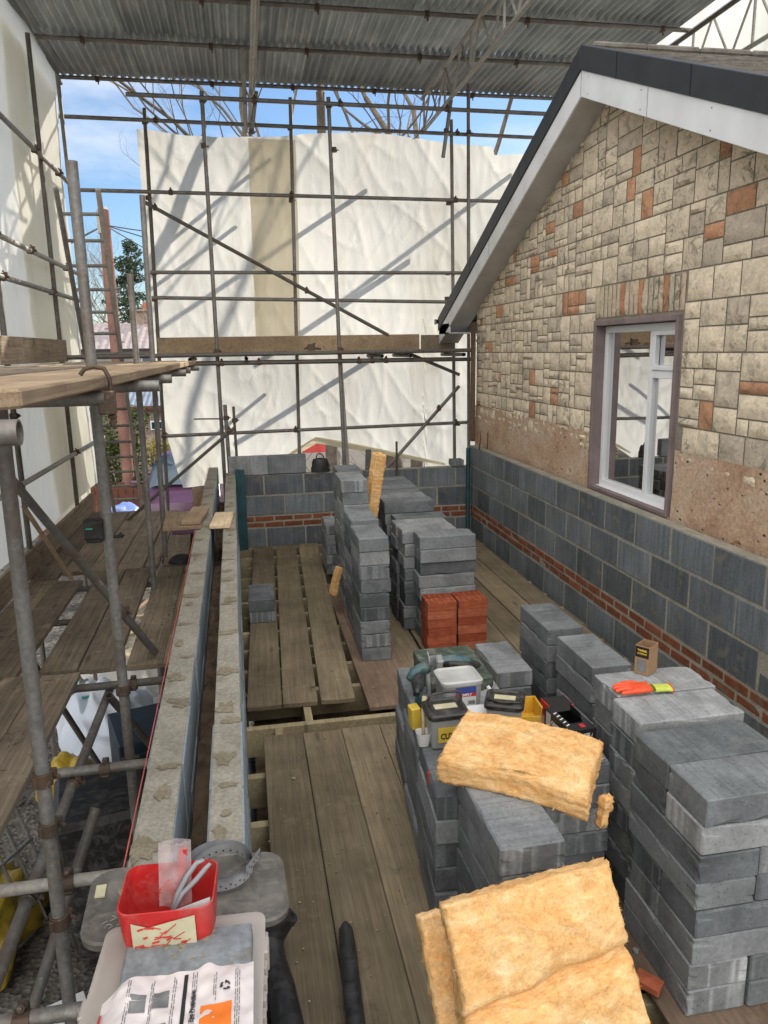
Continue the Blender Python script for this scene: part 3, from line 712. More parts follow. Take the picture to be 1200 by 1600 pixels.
# backing wall with window hole (mortar coloured)
bk=MB(); YN=.6
def wallpiece(y0,y1,z0,z1f):
    n=max(1,int((y1-y0)/.3))
    for i in range(n):
        a=y0+(y1-y0)*i/n; b=y0+(y1-y0)*(i+1)/n
        za=z1f(a); zb=z1f(b)
        vs=[(WX+.012,a,z0),(WX+.012,b,z0),(WX+.012,b,zb),(WX+.012,a,za),(WX+.26,a,z0),(WX+.26,b,z0),(WX+.26,b,zb),(WX+.26,a,za)]
        bk.add(vs,[(0,3,2,1),(4,5,6,7),(3,7,6,2),(0,1,5,4),(0,4,7,3),(1,2,6,5)])
top=lambda y: roofz(y)-.12
wallpiece(YN,WY0-.02,GZ,top); wallpiece(WY1+.02,YF,GZ,top); wallpiece(WY0-.02,WY1+.02,GZ,lambda y:WZ0-.04); wallpiece(WY0-.02,WY1+.02,WZ1+.02,top)
bk.build('gable_wall',M['mortar_dark'],H,recalc=False)
# stonework: random ashlar on a 55 mm grid
sr=random.Random(5); GR=.07
z_bot=lambda y: -.92+.10*(y<4.7)+.10*noise.noise(Vector((y*1.7,3,0)))+(.08 if 5.95<y<7.2 else 0)
ny,nzg=int((YF-YN)/GR),int((2.2+1.0)/GR); occ=[[False]*nzg for _ in range(ny)]
st=MB()
def stone(y0,y1,z0,z1,col):
    g_=.005; y0+=g_;y1-=g_;z0+=g_;z1-=g_
    nu=max(3,int((y1-y0)/.035)); nv=max(3,int((z1-z0)/.035)); sd=sr.uniform(0,99); prot=sr.uniform(.007,.017)
    tl=sr.uniform(-.01,.01); tl2=sr.uniform(-.01,.01)
    def P(u,v):
        e=min(u,1-u)*(y1-y0); e2=min(v,1-v)*(z1-z0); m=min(e,e2)
        jy=.004*noise.noise(Vector((sd,u*9,v*9)))
        h=0 if m<1e-6 else prot*min(1,(m/.018)**.6)*(1+.55*noise.noise(Vector((sd+u*(y1-y0)*14,v*(z1-z0)*14,1))))+.007*noise.noise(Vector((sd+u*(y1-y0)*45,v*(z1-z0)*45,5)))+tl*(u-.5)*1.5+tl2*(v-.5)*1.5
        return (WX+.008-max(h,0 if m<1e-6 else .002), y0+(y1-y0)*u+jy*(0<u<1), z0+(z1-z0)*v+jy*(0<v<1))
    st.grid(P,nu,nv,col=col)
def scol(nb=False):
    q=sr.random()
    if nb: q=max(q,.1)
    if q<.085: v=sr.uniform(.85,1.1); return (.58*v,.31*v,.18*v)
    if q<.2: v=sr.uniform(.85,1.05); return (.60*v,.51*v,.395*v)
    v=sr.uniform(.9,1.12); return (.74*v,.625*v,.465*v)
wi0,wi1=int((WY0-.07-YN)/GR),int((WY1+.07-YN)/GR)+1
def blocked(i,j,w_,h_):
    y0,y1=YN+i*GR,YN+(i+w_)*GR; z0,z1=-1.0+j*GR,-1.0+(j+h_)*GR
    if i+w_>ny or j+h_>nzg: return True
    if j+h_>0 and w_*h_>1 and z1>min(roofz(y0),roofz(y1))-.08: return True
    for a in range(i,i+w_):
        for b in range(j,j+h_):
            if occ[a][b]: return True
    if y1>WY0-.09 and y0<WY1+.09 and z0<WZ1+.33: return True
    return False
def inwin(y0,y1,z0,z1): return y1>WY0-.055 and y0<WY1+.07 and z0<WZ1+.32 and z1>-1.3
def outside(y0,y1,z0,z1):
    ym_=(y0+y1)/2; zm_=(z0+z1)/2
    return z1>min(roofz(y0),roofz(y1))-.06 or zm_<z_bot(ym_) or inwin(y0,y1,z0,z1)
def touches(y0,y1,z0,z1):
    return inwin(y0,y1,z0,z1) or z1>min(roofz(y0),roofz(y1))-.06 or z0<z_bot((y0+y1)/2)
def part(y0,y1,z0,z1,d=0):
    w_,h_=y1-y0,z1-z0; big=.44 if y0<5.2 else (.38 if y0<7 else .34)
    mw,mh=big*sr.uniform(.55,1.1), big*.62*sr.uniform(.55,1.15)
    if touches(y0,y1,z0,z1):
        if outside(y0,y1,z0,z1) and (w_<.10 or h_<.075 or (z0>max(roofz(y0),roofz(y1))) or z1<z_bot(y0)-.1): return
        if w_<.16 and h_<.11:
            if outside(y0,y1,z0,z1): return
            stone(y0,y1,z0,z1,scol()); return
        mw=min(mw,.15); mh=min(mh,.10)
    if w_<=mw and h_<=mh or (w_<.13 and h_<.11):
        if not outside(y0,y1,z0,z1): stone(y0,y1,z0,z1,scol(w_*h_>.045))
        return
    f=sr.choice((.32,.38,.5,.6,.66))
    if (w_/mw)>(h_/mh)*sr.uniform(.8,1.25) and w_>.15:
        c=y0+w_*f; part(y0,c,z0,z1,d+1); part(c,y1,z0,z1,d+1)
    elif h_>.10:
        c=z0+h_*f; part(y0,y1,z0,c,d+1); part(y0,y1,c,z1,d+1)
    elif w_>.15:
        c=y0+w_*f; part(y0,c,z0,z1,d+1); part(c,y1,z0,z1,d+1)
    else:
        if not outside(y0,y1,z0,z1): stone(y0,y1,z0,z1,scol())
z=-1.05; off_=0
# door-jamb lines of the window set two of the vertical bounds; bands break joint
while z<2.2:
    h_=sr.choice((.33,.42,.5))
    if z<.48 and z+h_>.36: h_=WZ1+.322-z
    y=YN-sr.uniform(0,.6)
    while y<YF:
        w_=sr.uniform(.55,1.2); ye_=min(y+w_,YF)
        if YF-ye_<.2: ye_=YF
        for lim in (WY1+.07,WY0-.055):
            if y<lim-.1 and ye_>lim and z<WZ1+.32: ye_=lim
        if abs(y-(WY0-.055))<.02 and z<WZ1+.32 and z+h_>-1.0: ye_=WY1+.07
        part(max(y,YN),ye_,z,z+h_) if ye_>YN+.02 else None
        y=ye_
    z+=h_
# soldier course over the window
ya_=WY0-.055; yb_=WY1+.07; zb_=WZ1+.32
nsol=19
for k in range(nsol): stone(ya_+(yb_-ya_)*k/nsol,ya_+(yb_-ya_)*(k+1)/nsol,WZ1+.062,zb_,(.46,.23,.13) if k in (3,8,12) else (.47+.1*sr.random(),.44,.32))
for z0 in [ -1.0+GR*k for k in range(3,19,3)]: pass
st.build('stonework',M['stone'],H,recalc=False,smooth=35)
# stripped lower wall
lw=MB()
def LW(u,v):
    y=YN+(YF-YN)*u; z=-1.32+.78*v
    return (WX+.004-.006*noise.noise(Vector((y*3,z*3,2)))-.004*noise.noise(Vector((y*12,z*12,2))),y,z)
def lwseg(a,b,z1):
    n=int((b-a)/.04)
    lw.grid(lambda u,v:(lambda y,z:(WX+.0-.008*noise.noise(Vector((y*3,z*3,2)))-.005*noise.noise(Vector((y*13,z*13,2))),y,z))(a+(b-a)*u,-1.32+(z1+1.32)*v),n,14)
lwseg(YN,WY0-.06,-.72); lwseg(WY1+.06,YF,-.72); lwseg(WY0-.06,WY1+.06,WZ0-.02)
lw.build('stripped_brick_band',M['oldwall'],H,recalc=False,smooth=True)
# painted reveal
rv=MB(); rw=.045
rv.box(WX-.022,WX+.2,WY1,WY1+.045,WZ0-.03,WZ1+rw); rv.box(WX-.022,WX+.2,WY0-.03,WY0,WZ0-.03,WZ1+rw); rv.box(WX-.020,WX+.2,WY0,WY1,WZ1,WZ1+rw-.003)
rv.box(WX-.012,WX+.2,WY0,WY1,WZ0-.035,WZ0)
rv.build('window_surround',M['reveal_paint'],H,bevel=.004)
# window
fx=WX+.065; fw_=.055
def wb(mb,y0,y1,z0,z1,x0=0,x1=.06): mb.box(fx+x0,fx+x1,y0,y1,z0,z1)
wf=MB(); a0,a1,b0,b1=WY0+.004,WY1-.004,WZ0+.004,WZ1-.004; ym=5.27; zt=-.21
wb(wf,a0,a1,b0,b0+fw_); wb(wf,a0,a1,b1-fw_,b1); wb(wf,a0,a0+fw_,b0+fw_,b1-fw_); wb(wf,a1-fw_,a1,b0+fw_,b1-fw_); wb(wf,ym-.03,ym+.03,b0+fw_,b1-fw_); wb(wf,a0+fw_,ym-.03,zt-.03,zt+.03)
W=wf.build('window',M['white_upvc'],H,bevel=.005,seg=2)
sa=MB()
for (c,d,e,f) in ((a0+fw_,ym-.03,zt+.03,b1-fw_),):
    k=.035; sa.box(fx-.012,fx+.03,c,d,e,e+k); sa.box(fx-.012,fx+.03,c,d,f-k,f); sa.box(fx-.012,fx+.03,c,c+k,e+k,f-k); sa.box(fx-.012,fx+.03,d-k,d,e+k,f-k)
sa.build('opening_sash',M['white_upvc'],W,bevel=.004)
gl=MB()
for (c,d,e,f) in ((ym+.03,a1-fw_,b0+fw_,b1-fw_),(a0+fw_,ym-.03,b0+fw_,zt-.03),(a0+fw_+.03,ym-.06,zt+.06,b1-fw_-.03)): gl.add([(fx+.03,c,e),(fx+.03,d,e),(fx+.03,d,f),(fx+.03,c,f)],[(0,1,2,3)])
gl.build('window_pane',M['glass'],W,recalc=False)
sl_=MB(); sl_.box(fx-.03,fx+.06,WY0+.002,WY1-.002,WZ0-.0,WZ0+.0035); sl_.build('window_sill',M['white_upvc'],H)
# room behind the window, with blind and pots
rm=MB(); rm.box(WX+.27,WX+3.2,3.6,7.6,-1.9,.9)
ro=rm.build('room_interior',M['room_dark'],H,recalc=False); ro.data.flip_normals()
import bmesh as _b
bm=_b.new(); bm.from_mesh(ro.data); bm.faces.ensure_lookup_table()
_b.ops.delete(bm,geom=[f for f in bm.faces if abs(f.calc_center_median().x-(WX+.27))<.01],context='FACES'); bm.to_mesh(ro.data); bm.free()
bl=MB()
for k in range(15): bl.obox((fx+.14,(WY0+WY1)/2,.13-k*.024),(.024,1.12,.0016),(0,.6,0))
bl.box(fx+.125,fx+.155,WY0+.05,WY1-.05,.14,.165); bl.build('window_blind',M['blind_slat'],H,recalc=False)
bar=MB(); bar.box(fx+.13,fx+.15,WY0+.05,WY1-.03,-.635,-.605); bar.build('blind_rail',M['cord_grey'],H)
for k,(yy,zz) in enumerate(((5.62,-1.17),(5.76,-1.17))):
    pt=MB(); prof=[(.0,.0),(.045,.0),(.062,.03),(.06,.07),(.03,.1),(.028,.115),(0,.118)]
    pt.grid(lambda u,v:(fx+.2+ (lambda r_:r_*math.cos(2*math.pi*u))(prof[round(v*6)][0]), yy+prof[round(v*6)][0]*math.sin(2*math.pi*u), zz+prof[round(v*6)][1]),14,6)
    tag(pt.build('pottery_jug',M['pottery'],smooth=True),f"small tan pot behind the window glass, {'right-hand' if k==0 else 'left-hand'} of two",'pot','pots on the inside window sill')
# window back shelf so that pots stand
ss=MB(); ss.box(WX+.15+.06,WX+.45,WY0+.01,WY1-.01,WZ0-.02,WZ0+.013); ss.build('inside_sill',M['white_upvc'],H)
# roof: slopes, verge, barge boards, soffit
VX=2.70
rf=MB(); ov=.75
ye=YR+4.385; yn=YR-4.9
def slab(mb,ya,yb,x0,x1,dz0,dz1):
    za,zb=roofz(ya),roofz(yb)
    vs=[(x,y,z+d) for x in (x0,x1) for (y,z) in ((ya,za),(yb,zb)) for d in (dz0,dz1)]
    mb.add(vs,[(0,1,3,2),(4,6,7,5),(0,4,5,1),(2,3,7,6),(0,2,6,4),(1,5,7,3)])
ts=MB()
for (ya,yb) in ((YR,ye),(YR,yn)):
    n=int(abs(yb-ya)/.145)
    for k in range(n):
        p,q=ya+(yb-ya)*k/n, ya+(yb-ya)*(k+1)/n+(.02 if yb>ya else -.02)
        for xx in range(12):
            x0=VX+.06+xx*.6
            d=rnd.uniform(0,.004); za,zb=roofz(p),roofz(q)
            vs=[(x,y,z) for x in (x0,x0+.597) for (y,z0,z1) in ((p,za-.02,za+.0+d),(q,zb+.0,zb+.022+d)) for z in (z0,z1)]
            ts.add(vs,[(0,1,3,2),(4,6,7,5),(0,4,5,1),(2,3,7,6),(0,2,6,4),(1,5,7,3)])
RO=ts.build('roof',M['roof_tile'],H)
rd=MB(); 
for xx in range(18): rd.obox((VX+.28+xx*.45,YR,ZR+.012),(.446,.16,.05)); 
rd.build('ridge_tile',M['roof_tile'],RO,bevel=.015)
dk=MB(); slab(dk,YR,ye,VX-.012,VX+.1,-.145,.03); slab(dk,YR,yn,VX-.012,VX+.1,-.145,.03)
dk.build('verge_strip',M['dark_verge'],RO,bevel=.004)
bd=MB(); slab(bd,YR,ye-.02,VX,VX+.022,-.335,-.147); slab(bd,YR,yn,VX,VX+.022,-.335,-.147); BB=bd.build('barge_board',M['white_barge'],RO,bevel=.003)
jn=MB()
for yy in (YR+.0,4.95,8.2):
    zz=roofz(yy); jn.box(VX-.0012,VX+.002,yy-.0025,yy+.0025,zz-.33,zz-.15)
for k in range(9):
    yy=3.4+k*.82
    for dz in (-.18,-.30): jn.tube((VX-.001,yy,roofz(yy)+dz),(VX+.002,yy,roofz(yy)+dz),.006,8)
jn.build('joint_and_nails',M['ink_grey'],BB)
vj=MB()
for yy in (YR-.6,YR-1.55,YR+1.3,YR+2.9): vj.obox((VX-.0135,yy,roofz(yy)-.058),(.003,.006,.172))
vj.build('verge_joint',M['gutter_black'],RO)
sf=MB(); slab(sf,YR,ye-.04,VX+.024,WX+.02,-.333,-.318); slab(sf,YR,yn,VX+.024,WX+.02,-.333,-.318); sf.build('soffit',M['soffit_grey'],RO)
eb=MB(); eb.box(VX+.0,WX+.9,ye-.52,ye-.02,.20,.215); eb.box(VX,VX+.02,ye-.55,ye-.02,.20,.33); eb.box(VX+.02,WX+.9,ye-.04,ye-.02,.215,.36); eb.build('eaves_box',M['white_barge'],RO)
gt=MB(); gt.grid(lambda u,v:(VX-.03+3.2*u,ye+.045-.055*math.cos(math.pi*v),.40-.055*math.sin(math.pi*v)),2,10); gt.grid(lambda u,v:(VX-.03+.004*u,ye+.045-.055*math.cos(math.pi*v)*1.0,.40-.055*math.sin(math.pi*v)*1.0),1,10); gt.box(VX-.035,VX-.03,ye-.015,ye+.105,.335,.405)
gt.build('gutter',M['gutter_black'],RO,recalc=False)
# corner board and drain pipe
mb=MB(); mb.box(0,.045,0,.08,0,1.5); tag(mb.build('timber_post',M['post'],None,(2.87,9.33,-1.18),bevel=.004),'brown upright timber fixed at the far corner of the stone gable','post')
mb=MB(); mb.tube((2.73,9.02,-2.3),(2.73,9.02,-1.22),.028,14); tag(mb.build('upright_pipe',M['teal_metal'],smooth=40),'teal upright pipe in the corner where the block walls meet','pipe')
mb=MB(); mb.box(-.16,-.11,8.93,9.02,-2.38,-1.36); mb.box(-.13,-.05,8.95,8.96,-2.38,-1.36); tag(mb.build('wall_profile',M['teal_metal'],bevel=.003),'blue-green metal profile standing at the far end of the inner leaf','profile')

# ================================================================== SCAFFOLD TUBES
TR=.0242
def coupler(parent,p,axis='z',big=1.0):
    mb=MB(); p=Vector(p)
    d={'z':Vector((0,0,1)),'x':Vector((1,0,0)),'y':Vector((0,1,0))}[axis]
    mb.tube(p-d*.026,p+d*.026,TR+.009*big,12)
    o1=Vector((.5,.6,0)) if axis=='z' else Vector((0,.5,.6)) if axis=='x' else Vector((.6,0,.5))
    o1.normalize(); q=p+o1*.036
    mb.obox(q,(.03,.03,.034)); mb.tube(q+d.cross(o1)*-.04,q+d.cross(o1)*.045,.008,6); mb.tube(q+d.cross(o1)*.02,q+d.cross(o1)*.034,.014,6)
    mb.tube(p-o1*.03-d*.02,p-o1*.03+d*.02,.012,6)
    return mb.build('coupler',M['coupler'],parent,bevel=.002)
def tube(a,b,label,group=None,mat='tube',cps=(),name='scaffold_tube',axis='z',r=TR):
    a,b=Vector(a),Vector(b); mb=MB(); mb.tube((0,0,0),b-a,r,16,hollow=True)
    o=mb.build(name,M[mat],None,a,smooth=40); tag(o,label,'scaffold tube',group)
    for q in cps: coupler(o,Vector(q)-a,axis)
    return o
GP='upright scaffold tubes'; GH='horizontal scaffold tubes'
F=9.6; K=10.62
# near and left standards, grounded
def std(px0,py0,px1,py1,Y,label,cps=(),mat='tube',ztop=None,zbot=GZ):
    p=un(px0,py0,Y=Y); q=un(px1,py1,Y=Y); d=(q-p)/(q.z-p.z)
    zt_=p.z if ztop is None else ztop
    A=p+d*(zt_-p.z); B=p+d*(zbot-p.z)
    return tube(B,A,label,GP,mat,[p+d*(z-p.z) for z in cps])
std(5,690,97,1470,2.52,'nearest upright scaffold tube, pale and thick, at the left edge',(-1.43,-1.62,-2.0,-3.0),ztop=-.14)
std(112,252,187,1020,3.62,'tall upright scaffold tube rising through the left platform beside the ladder',(-.15,-1.62,-2.02),mat='tube')
std(203,428,238,885,6.2,'short upright scaffold tube with its cut top before the far house',(-.15,-1.95))
std(222,305,257,845,7.2,'upright scaffold tube just left of the white end sheeting',(-.15,-1.95))
tube((-1.16,K-.06,GZ),(-1.03,K-.06,3.0),'upright tube at the left edge of the white end sheeting',GP,'tube_dark',[(-1.07,K-.06,1.95),(-1.07,K-.06,1.03),(-1.09,K-.06,.7),(-1.1,K-.06,-1.07),(-1.04,K-.06,2.84)])
for (xb,xt,zt_,nm) in ((-.31,-.29,2.93,'left of two'),(1.27,1.165,2.92,'right of two')):
    tube((xb,F,GZ),(xt,F,zt_),f'front upright tube before the end sheeting, {nm} reaching above the top rail',GP,'tube',[(xt,F,2.83),((xb+xt)/2,F,.02),((xb+xt)/2-.002,F,2.35)])
tube((3.2,10.48,GZ),(3.14,10.48,3.42),'upright tube just left of the house eaves, rising to the roof truss',GP,'tube',[(3.15,10.48,2.83)])
for (xb,xt,zt_,nm) in ((.68,.79,3.19,'centre'),(3.02,2.93,3.0,'right')):
    tube((xb,K-.06,GZ),(xt,K-.06,zt_),f'rear upright tube against the end sheeting, {nm} one',GP,'tube',[(xt-.02,K-.06,2.83),(xt-.04,K-.06,1.95),(xt-.05,K-.06,1.03),(xt-.06,K-.06,.69),(xb+.02,K-.06,-1.07)])
tube((.98,F+.35,-3.2),(.885,F+.3,.3),'second upright close behind the front centre tube below the platform',GP,'tube_dark') if False else None
tube((1.33,F+.06,-2.6),(1.22,F+.06,.0),'short prop tube leaning against the front centre upright under the platform',GP,'tube_pale')
tube((-.22,9.42,-2.2),(-.24,9.42,-.62),'short stub tube behind the end of the cavity wall, thicker one','short stubs behind the cavity wall','tube',[(-.235,9.42,-.78)])
tube((-.13,9.5,-2.2),(-.14,9.5,-.65),'short thin stub tube behind the end of the cavity wall','short stubs behind the cavity wall','tube_dark',[(-.135,9.5,-.82)],r=.017)
tube((-.62,9.40,-.78),(-.27,9.44,-.79),'short thin rod clamped across the stub tubes behind the cavity wall',GH,'tube_dark',r=.009)
# rails across the end sheeting
k=K-.11
tube((-1.12,F-.05,2.85),(3.9,F-.05,2.82),'top front rail crossing the sky below the corrugated roof',GH,'tube',[(.30,F-.05,2.84),(1.3,F-.05,2.84),(2.6,F-.05,2.83)],axis='x')
tube((-2.08,k,2.86),(4.3,k,2.80),'rail along the top edge of the end sheeting',GH,'tube',[(-.9,k,2.85),(.3,k,2.84),(3.0,k,2.82)],axis='x')
tube((-1.96,k,2.02),(4.2,k,1.97),'rail across the upper third of the end sheeting and the sky gap',GH,'tube',[(-.78,k,2.01),(.75,k,2.0),(2.98,k,1.98)],axis='x')
tube((-1.16,k,1.035),(4.0,k,1.03),'upper guard rail across the end sheeting above the platform',GH,'tube',axis='x')
tube((-1.16,k,.72),(4.0,k,.62),'lower guard rail across the end sheeting above the platform',GH,'tube',axis='x')
tube((-1.14,k,-1.09),(3.3,k,-1.045),'rail across the lower end sheeting below the platform',GH,'tube',[(-1.1,k,-1.09),(.68,k,-1.07),(3.0,k,-1.05)],axis='x')
tube((-1.15,k-.07,1.90),(2.0,k-.07,.2),'long diagonal brace crossing the end sheeting above the platform','diagonal scaffold braces','tube_dark',[(-.98,k-.07,1.81),(.9,k-.07,.79)],axis='x')
tube((1.86,k-.07,-1.75),(3.02,k-.07,-.52),'diagonal brace rising to the right below the platform','diagonal scaffold braces','tube',[(2.72,k-.07,-.83)],axis='x')
tube((2.2,k-.2,-.03),(3.02,k-.07,-.36),'short diagonal brace under the right end of the platform','diagonal scaffold braces','tube')
tube((-1.55,9.0,-2.0),(-.13,9.0,-.86),'thin dark diagonal brace running up to the end of the cavity wall','diagonal scaffold braces','tube_dark',[(-.2,9.0,-.9)],axis='x',r=.019)
# ledgers and transoms of the far platform
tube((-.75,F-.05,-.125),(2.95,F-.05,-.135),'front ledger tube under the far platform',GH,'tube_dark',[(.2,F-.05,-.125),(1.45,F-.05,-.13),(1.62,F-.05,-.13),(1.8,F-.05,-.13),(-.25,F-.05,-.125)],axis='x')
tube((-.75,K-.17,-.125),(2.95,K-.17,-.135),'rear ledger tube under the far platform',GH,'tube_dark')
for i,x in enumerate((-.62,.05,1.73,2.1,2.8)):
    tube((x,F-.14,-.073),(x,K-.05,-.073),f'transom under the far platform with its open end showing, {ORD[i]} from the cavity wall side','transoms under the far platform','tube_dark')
for i,y in enumerate((9.60,9.84,10.08,10.32)):
    mb=MB(); mb.box(-.0,3.6,-.11,.11,-.038,0); tag(mb.build('scaffold_board',M['board'],None,(-.62-(.35 if i<2 else 0),y,-.008),bevel=.004),f'far platform board, {ORD[i]} from the front edge','board','boards of the far platform')
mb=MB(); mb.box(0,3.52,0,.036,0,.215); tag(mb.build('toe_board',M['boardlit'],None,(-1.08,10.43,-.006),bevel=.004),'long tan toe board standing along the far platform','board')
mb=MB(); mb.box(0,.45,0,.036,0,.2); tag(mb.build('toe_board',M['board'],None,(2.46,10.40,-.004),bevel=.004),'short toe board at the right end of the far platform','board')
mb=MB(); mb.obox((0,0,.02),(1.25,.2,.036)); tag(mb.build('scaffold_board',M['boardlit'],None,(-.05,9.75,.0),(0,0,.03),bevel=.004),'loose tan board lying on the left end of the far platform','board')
mb=MB(); mb.obox((0,0,.04),(.09,.07,.08)); mb.tube((-.09,0,.02),(.05,.01,.09),.012,8); mb.tube((.03,0,.03),(.12,.02,.02),.014,8); tag(mb.build('loose_coupler',M['coupler'],None,(.86,9.62,.008),bevel=.003),'rusty loose coupler lying on the far platform','coupler')
# left sheeting side
LX=-1.93
GL='rails along the left sheeting'
tube((LX,-.5,2.05),(LX,10.4,2.02),'upper rail along the left sheeting',GL,'tube',[(LX,8.6,2.025),(LX,9.6,2.02)],axis='y')
tube((LX,-.5,1.0),(LX,10.3,.98),'middle rail along the left sheeting, above the guard rail',GL,'tube_pale',[(LX,8.0,.985),(LX,9.5,.982),(LX,6.9,.985)],axis='y')
tube((LX,-.5,.63),(LX,10.3,.66),'lower guard rail along the left sheeting',GL,'tube',[(LX,7.0,.65),(LX,8.7,.655)],axis='y')
tube((LX+.03,5.0,-1.06),(LX+.03,10.6,-1.08),'pale rail along the left sheeting below the platform',GL,'tube_pale',[(LX+.03,8.85,-1.07),(LX+.03,6.6,-1.065)],axis='y')
GV='thin uprights along the left sheeting'
for i,(y,zt_,zb) in enumerate(((8.95,3.2,GZ),(6.95,3.2,GZ),(4.9,3.2,GZ))):
    tube((LX-.03,y,zb),(LX-.03,y,zt_),f'upright against the left sheeting, {ORD[i]} from the far end',GV,'tube_dark',[(LX-.03,y,-1.95),(LX-.03,y,-.1),(LX-.03,y,-.5)])
tube((LX+.03,10.35,GZ),(LX-.05,10.35,3.3),'upright at the far edge of the left sheeting',GV,'tube')
# high left platform
GB='boards of the high left platform'
for i,(x0,y0,y1,t_) in enumerate(((-.553,1.62,7.5,0),(-.79,1.40,5.4,.006),(-.79,5.45,8.3,.004),(-1.03,1.3,5.2,.002),(-1.03,5.25,8.4,.008),(-1.27,1.2,5.0,.0),(-1.27,5.05,8.5,.006),(-1.51,1.2,5.3,.004),(-1.51,5.35,8.6,0),(-1.74,1.2,8.4,.006))):
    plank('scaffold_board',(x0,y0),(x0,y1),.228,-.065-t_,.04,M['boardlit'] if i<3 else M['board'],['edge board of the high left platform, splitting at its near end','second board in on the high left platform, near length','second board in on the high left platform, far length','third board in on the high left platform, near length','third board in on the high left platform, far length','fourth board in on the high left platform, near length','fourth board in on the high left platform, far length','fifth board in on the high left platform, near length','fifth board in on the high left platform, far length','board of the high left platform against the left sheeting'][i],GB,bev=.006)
for i,(y,xe) in enumerate(((1.46,-.405),(2.55,-.44),(3.42,-.36),(4.35,-.39),(5.6,-.40),(6.4,-.42),(7.3,-.40))):
    o=tube((-1.95,y,-.135),(xe,y,-.135),f'transom tube poking out from under the high left platform, {ORD[i]} from the camera','transoms under the high left platform','tube',r=TR)
# board clip hook at the second transom
bc=thing('board_clip','rusty hooked board clip gripping the edge of the high left platform','clip',(-.436,2.56,-.065))
mb=MB(); mb.path([(-.075,0,.004),(-.06,0,.022),(-.03,0,.03),(.0,0,.022),(.014,0,-.01),(.014,0,-.075),(.008,0,-.12)],.0075,8); mb.build('hook',M['coupler'],bc,smooth=50)
mb=MB(); mb.obox((.0,0,-.085),(.05,.055,.075)); mb.tube((.012,0,-.12),(.012,0,-.165),.009,8); mb.tube((.012,0,-.125),(.012,0,-.137),.016,6); mb.build('clamp_block',M['coupler'],bc,bevel=.006)
tube((-1.9,6.3,-.29),(-1.9,8.6,-.29),'ledger tube under the outer side of the high left platform',GH,'tube_dark')
for i,(y0,y1,nm) in enumerate(((1.0,7.0,'near'),(7.03,8.7,'far'))):
    mb=MB(); mb.box(-.018,.018,0,y1-y0,0,.225); tag(mb.build('toe_board',M['board'],None,(-1.86,y0,-.062+.0),bevel=.004),f'weathered toe board at the back of the high left platform, {nm} length','board','toe boards of the high left platform')
mb=MB(); mb.box(-.11,.11,0,2.4,-.038,0); tag(mb.build('scaffold_board',M['board'],None,(-1.72,7.4,.17-.30),bevel=.004),'single board beyond the end of the high left platform','board',GB)
tube((-1.95,8.65,-.02),(2.9,9.42,-.02),'long tube linking the left platform with the far platform',GH,'tube_dark')
# low left platform
LZ=-1.9; GW='boards of the low left platform'
M_=[(-1.227,4.62,6.86,'middle set, left board'),(-.993,4.61,6.86,'middle set, second board from the left'),(-.708,4.60,6.85,'middle set, third board, beside the cavity wall gap'),(-.522,4.60,6.84,'middle set, board tucked against the cavity wall')]
for x,a,b,nm in M_: plank('scaffold_board',(x,a),(x-.012*(b-a) if x>-.6 else x-.03,b),.222 if x<-.6 else .15,LZ,.038,M['board'],f'low left platform, {nm}',GW)
for i,(x,a,b,nm) in enumerate(((-1.80,2.0,6.7,'long board against the left sheeting'),(-1.575,2.0,6.6,'long board second from the left sheeting'),(-1.42,1.7,4.58,'near set, inner board'),(-1.195,1.6,4.56,'near set, board along the open edge'))):
    plank('scaffold_board',(x,a),(x,b),.222,LZ+(.001 if i>1 else -.002),.038,M['board'],f'low left platform, {nm}',GW)
for i,(x,a,b) in enumerate(((-1.82,6.75,9.6),(-1.585,6.89,9.5),(-1.35,6.88,9.55),(-1.115,6.88,9.45),(-.71,6.9,8.1),(-.515,6.87,9.3))):
    plank('scaffold_board',(x,a),(x+(.0 if i<4 else -.05),b),.226 if i<5 else .16,LZ-.002*(i%2),.038,M['board'],f'far set of the low left platform, {ORD[i]} board from the left sheeting',GW)
plank('scaffold_board',(-.93,6.95),(-.95,9.5),.11,LZ-.01,.038,M['board'],'narrow board of the low left platform between two uprights',GW)
mb=MB(); mb.box(-.018,.018,0,7.5,0,.23); tag(mb.build('toe_board',M['board'],None,(-1.945,2.2,LZ-.01),bevel=.004),'dark toe board along the low left platform beneath the sheeting','board')
mb=MB(); mb.box(-.019,.019,-.11,.11,0,.72); o=mb.build('leaning_board',M['boardlit'],None,(-1.60,6.72,LZ+.01),(.12,-.42,.35),bevel=.004); tag(o,'short cracked board leaning against the left sheeting','board')
GT='tubes below the low left platform'
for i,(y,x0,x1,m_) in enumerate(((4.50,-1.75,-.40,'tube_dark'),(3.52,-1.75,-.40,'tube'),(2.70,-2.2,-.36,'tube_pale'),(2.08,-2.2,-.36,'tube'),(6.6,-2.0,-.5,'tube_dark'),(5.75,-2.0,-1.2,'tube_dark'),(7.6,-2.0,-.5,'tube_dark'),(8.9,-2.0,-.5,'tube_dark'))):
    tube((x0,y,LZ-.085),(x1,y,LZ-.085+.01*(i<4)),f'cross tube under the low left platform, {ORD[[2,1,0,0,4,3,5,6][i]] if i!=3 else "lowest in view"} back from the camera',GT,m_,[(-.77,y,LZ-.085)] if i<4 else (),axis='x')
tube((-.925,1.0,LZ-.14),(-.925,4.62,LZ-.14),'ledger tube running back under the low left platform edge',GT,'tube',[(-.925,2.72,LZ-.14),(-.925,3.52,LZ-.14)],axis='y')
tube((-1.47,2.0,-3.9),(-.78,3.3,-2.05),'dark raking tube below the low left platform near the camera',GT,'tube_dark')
tube((-1.75,5.6,-2.0),(-1.30,6.4,-3.9),'raking tube seen through the gap in the platform boards',GT,'tube_dark')
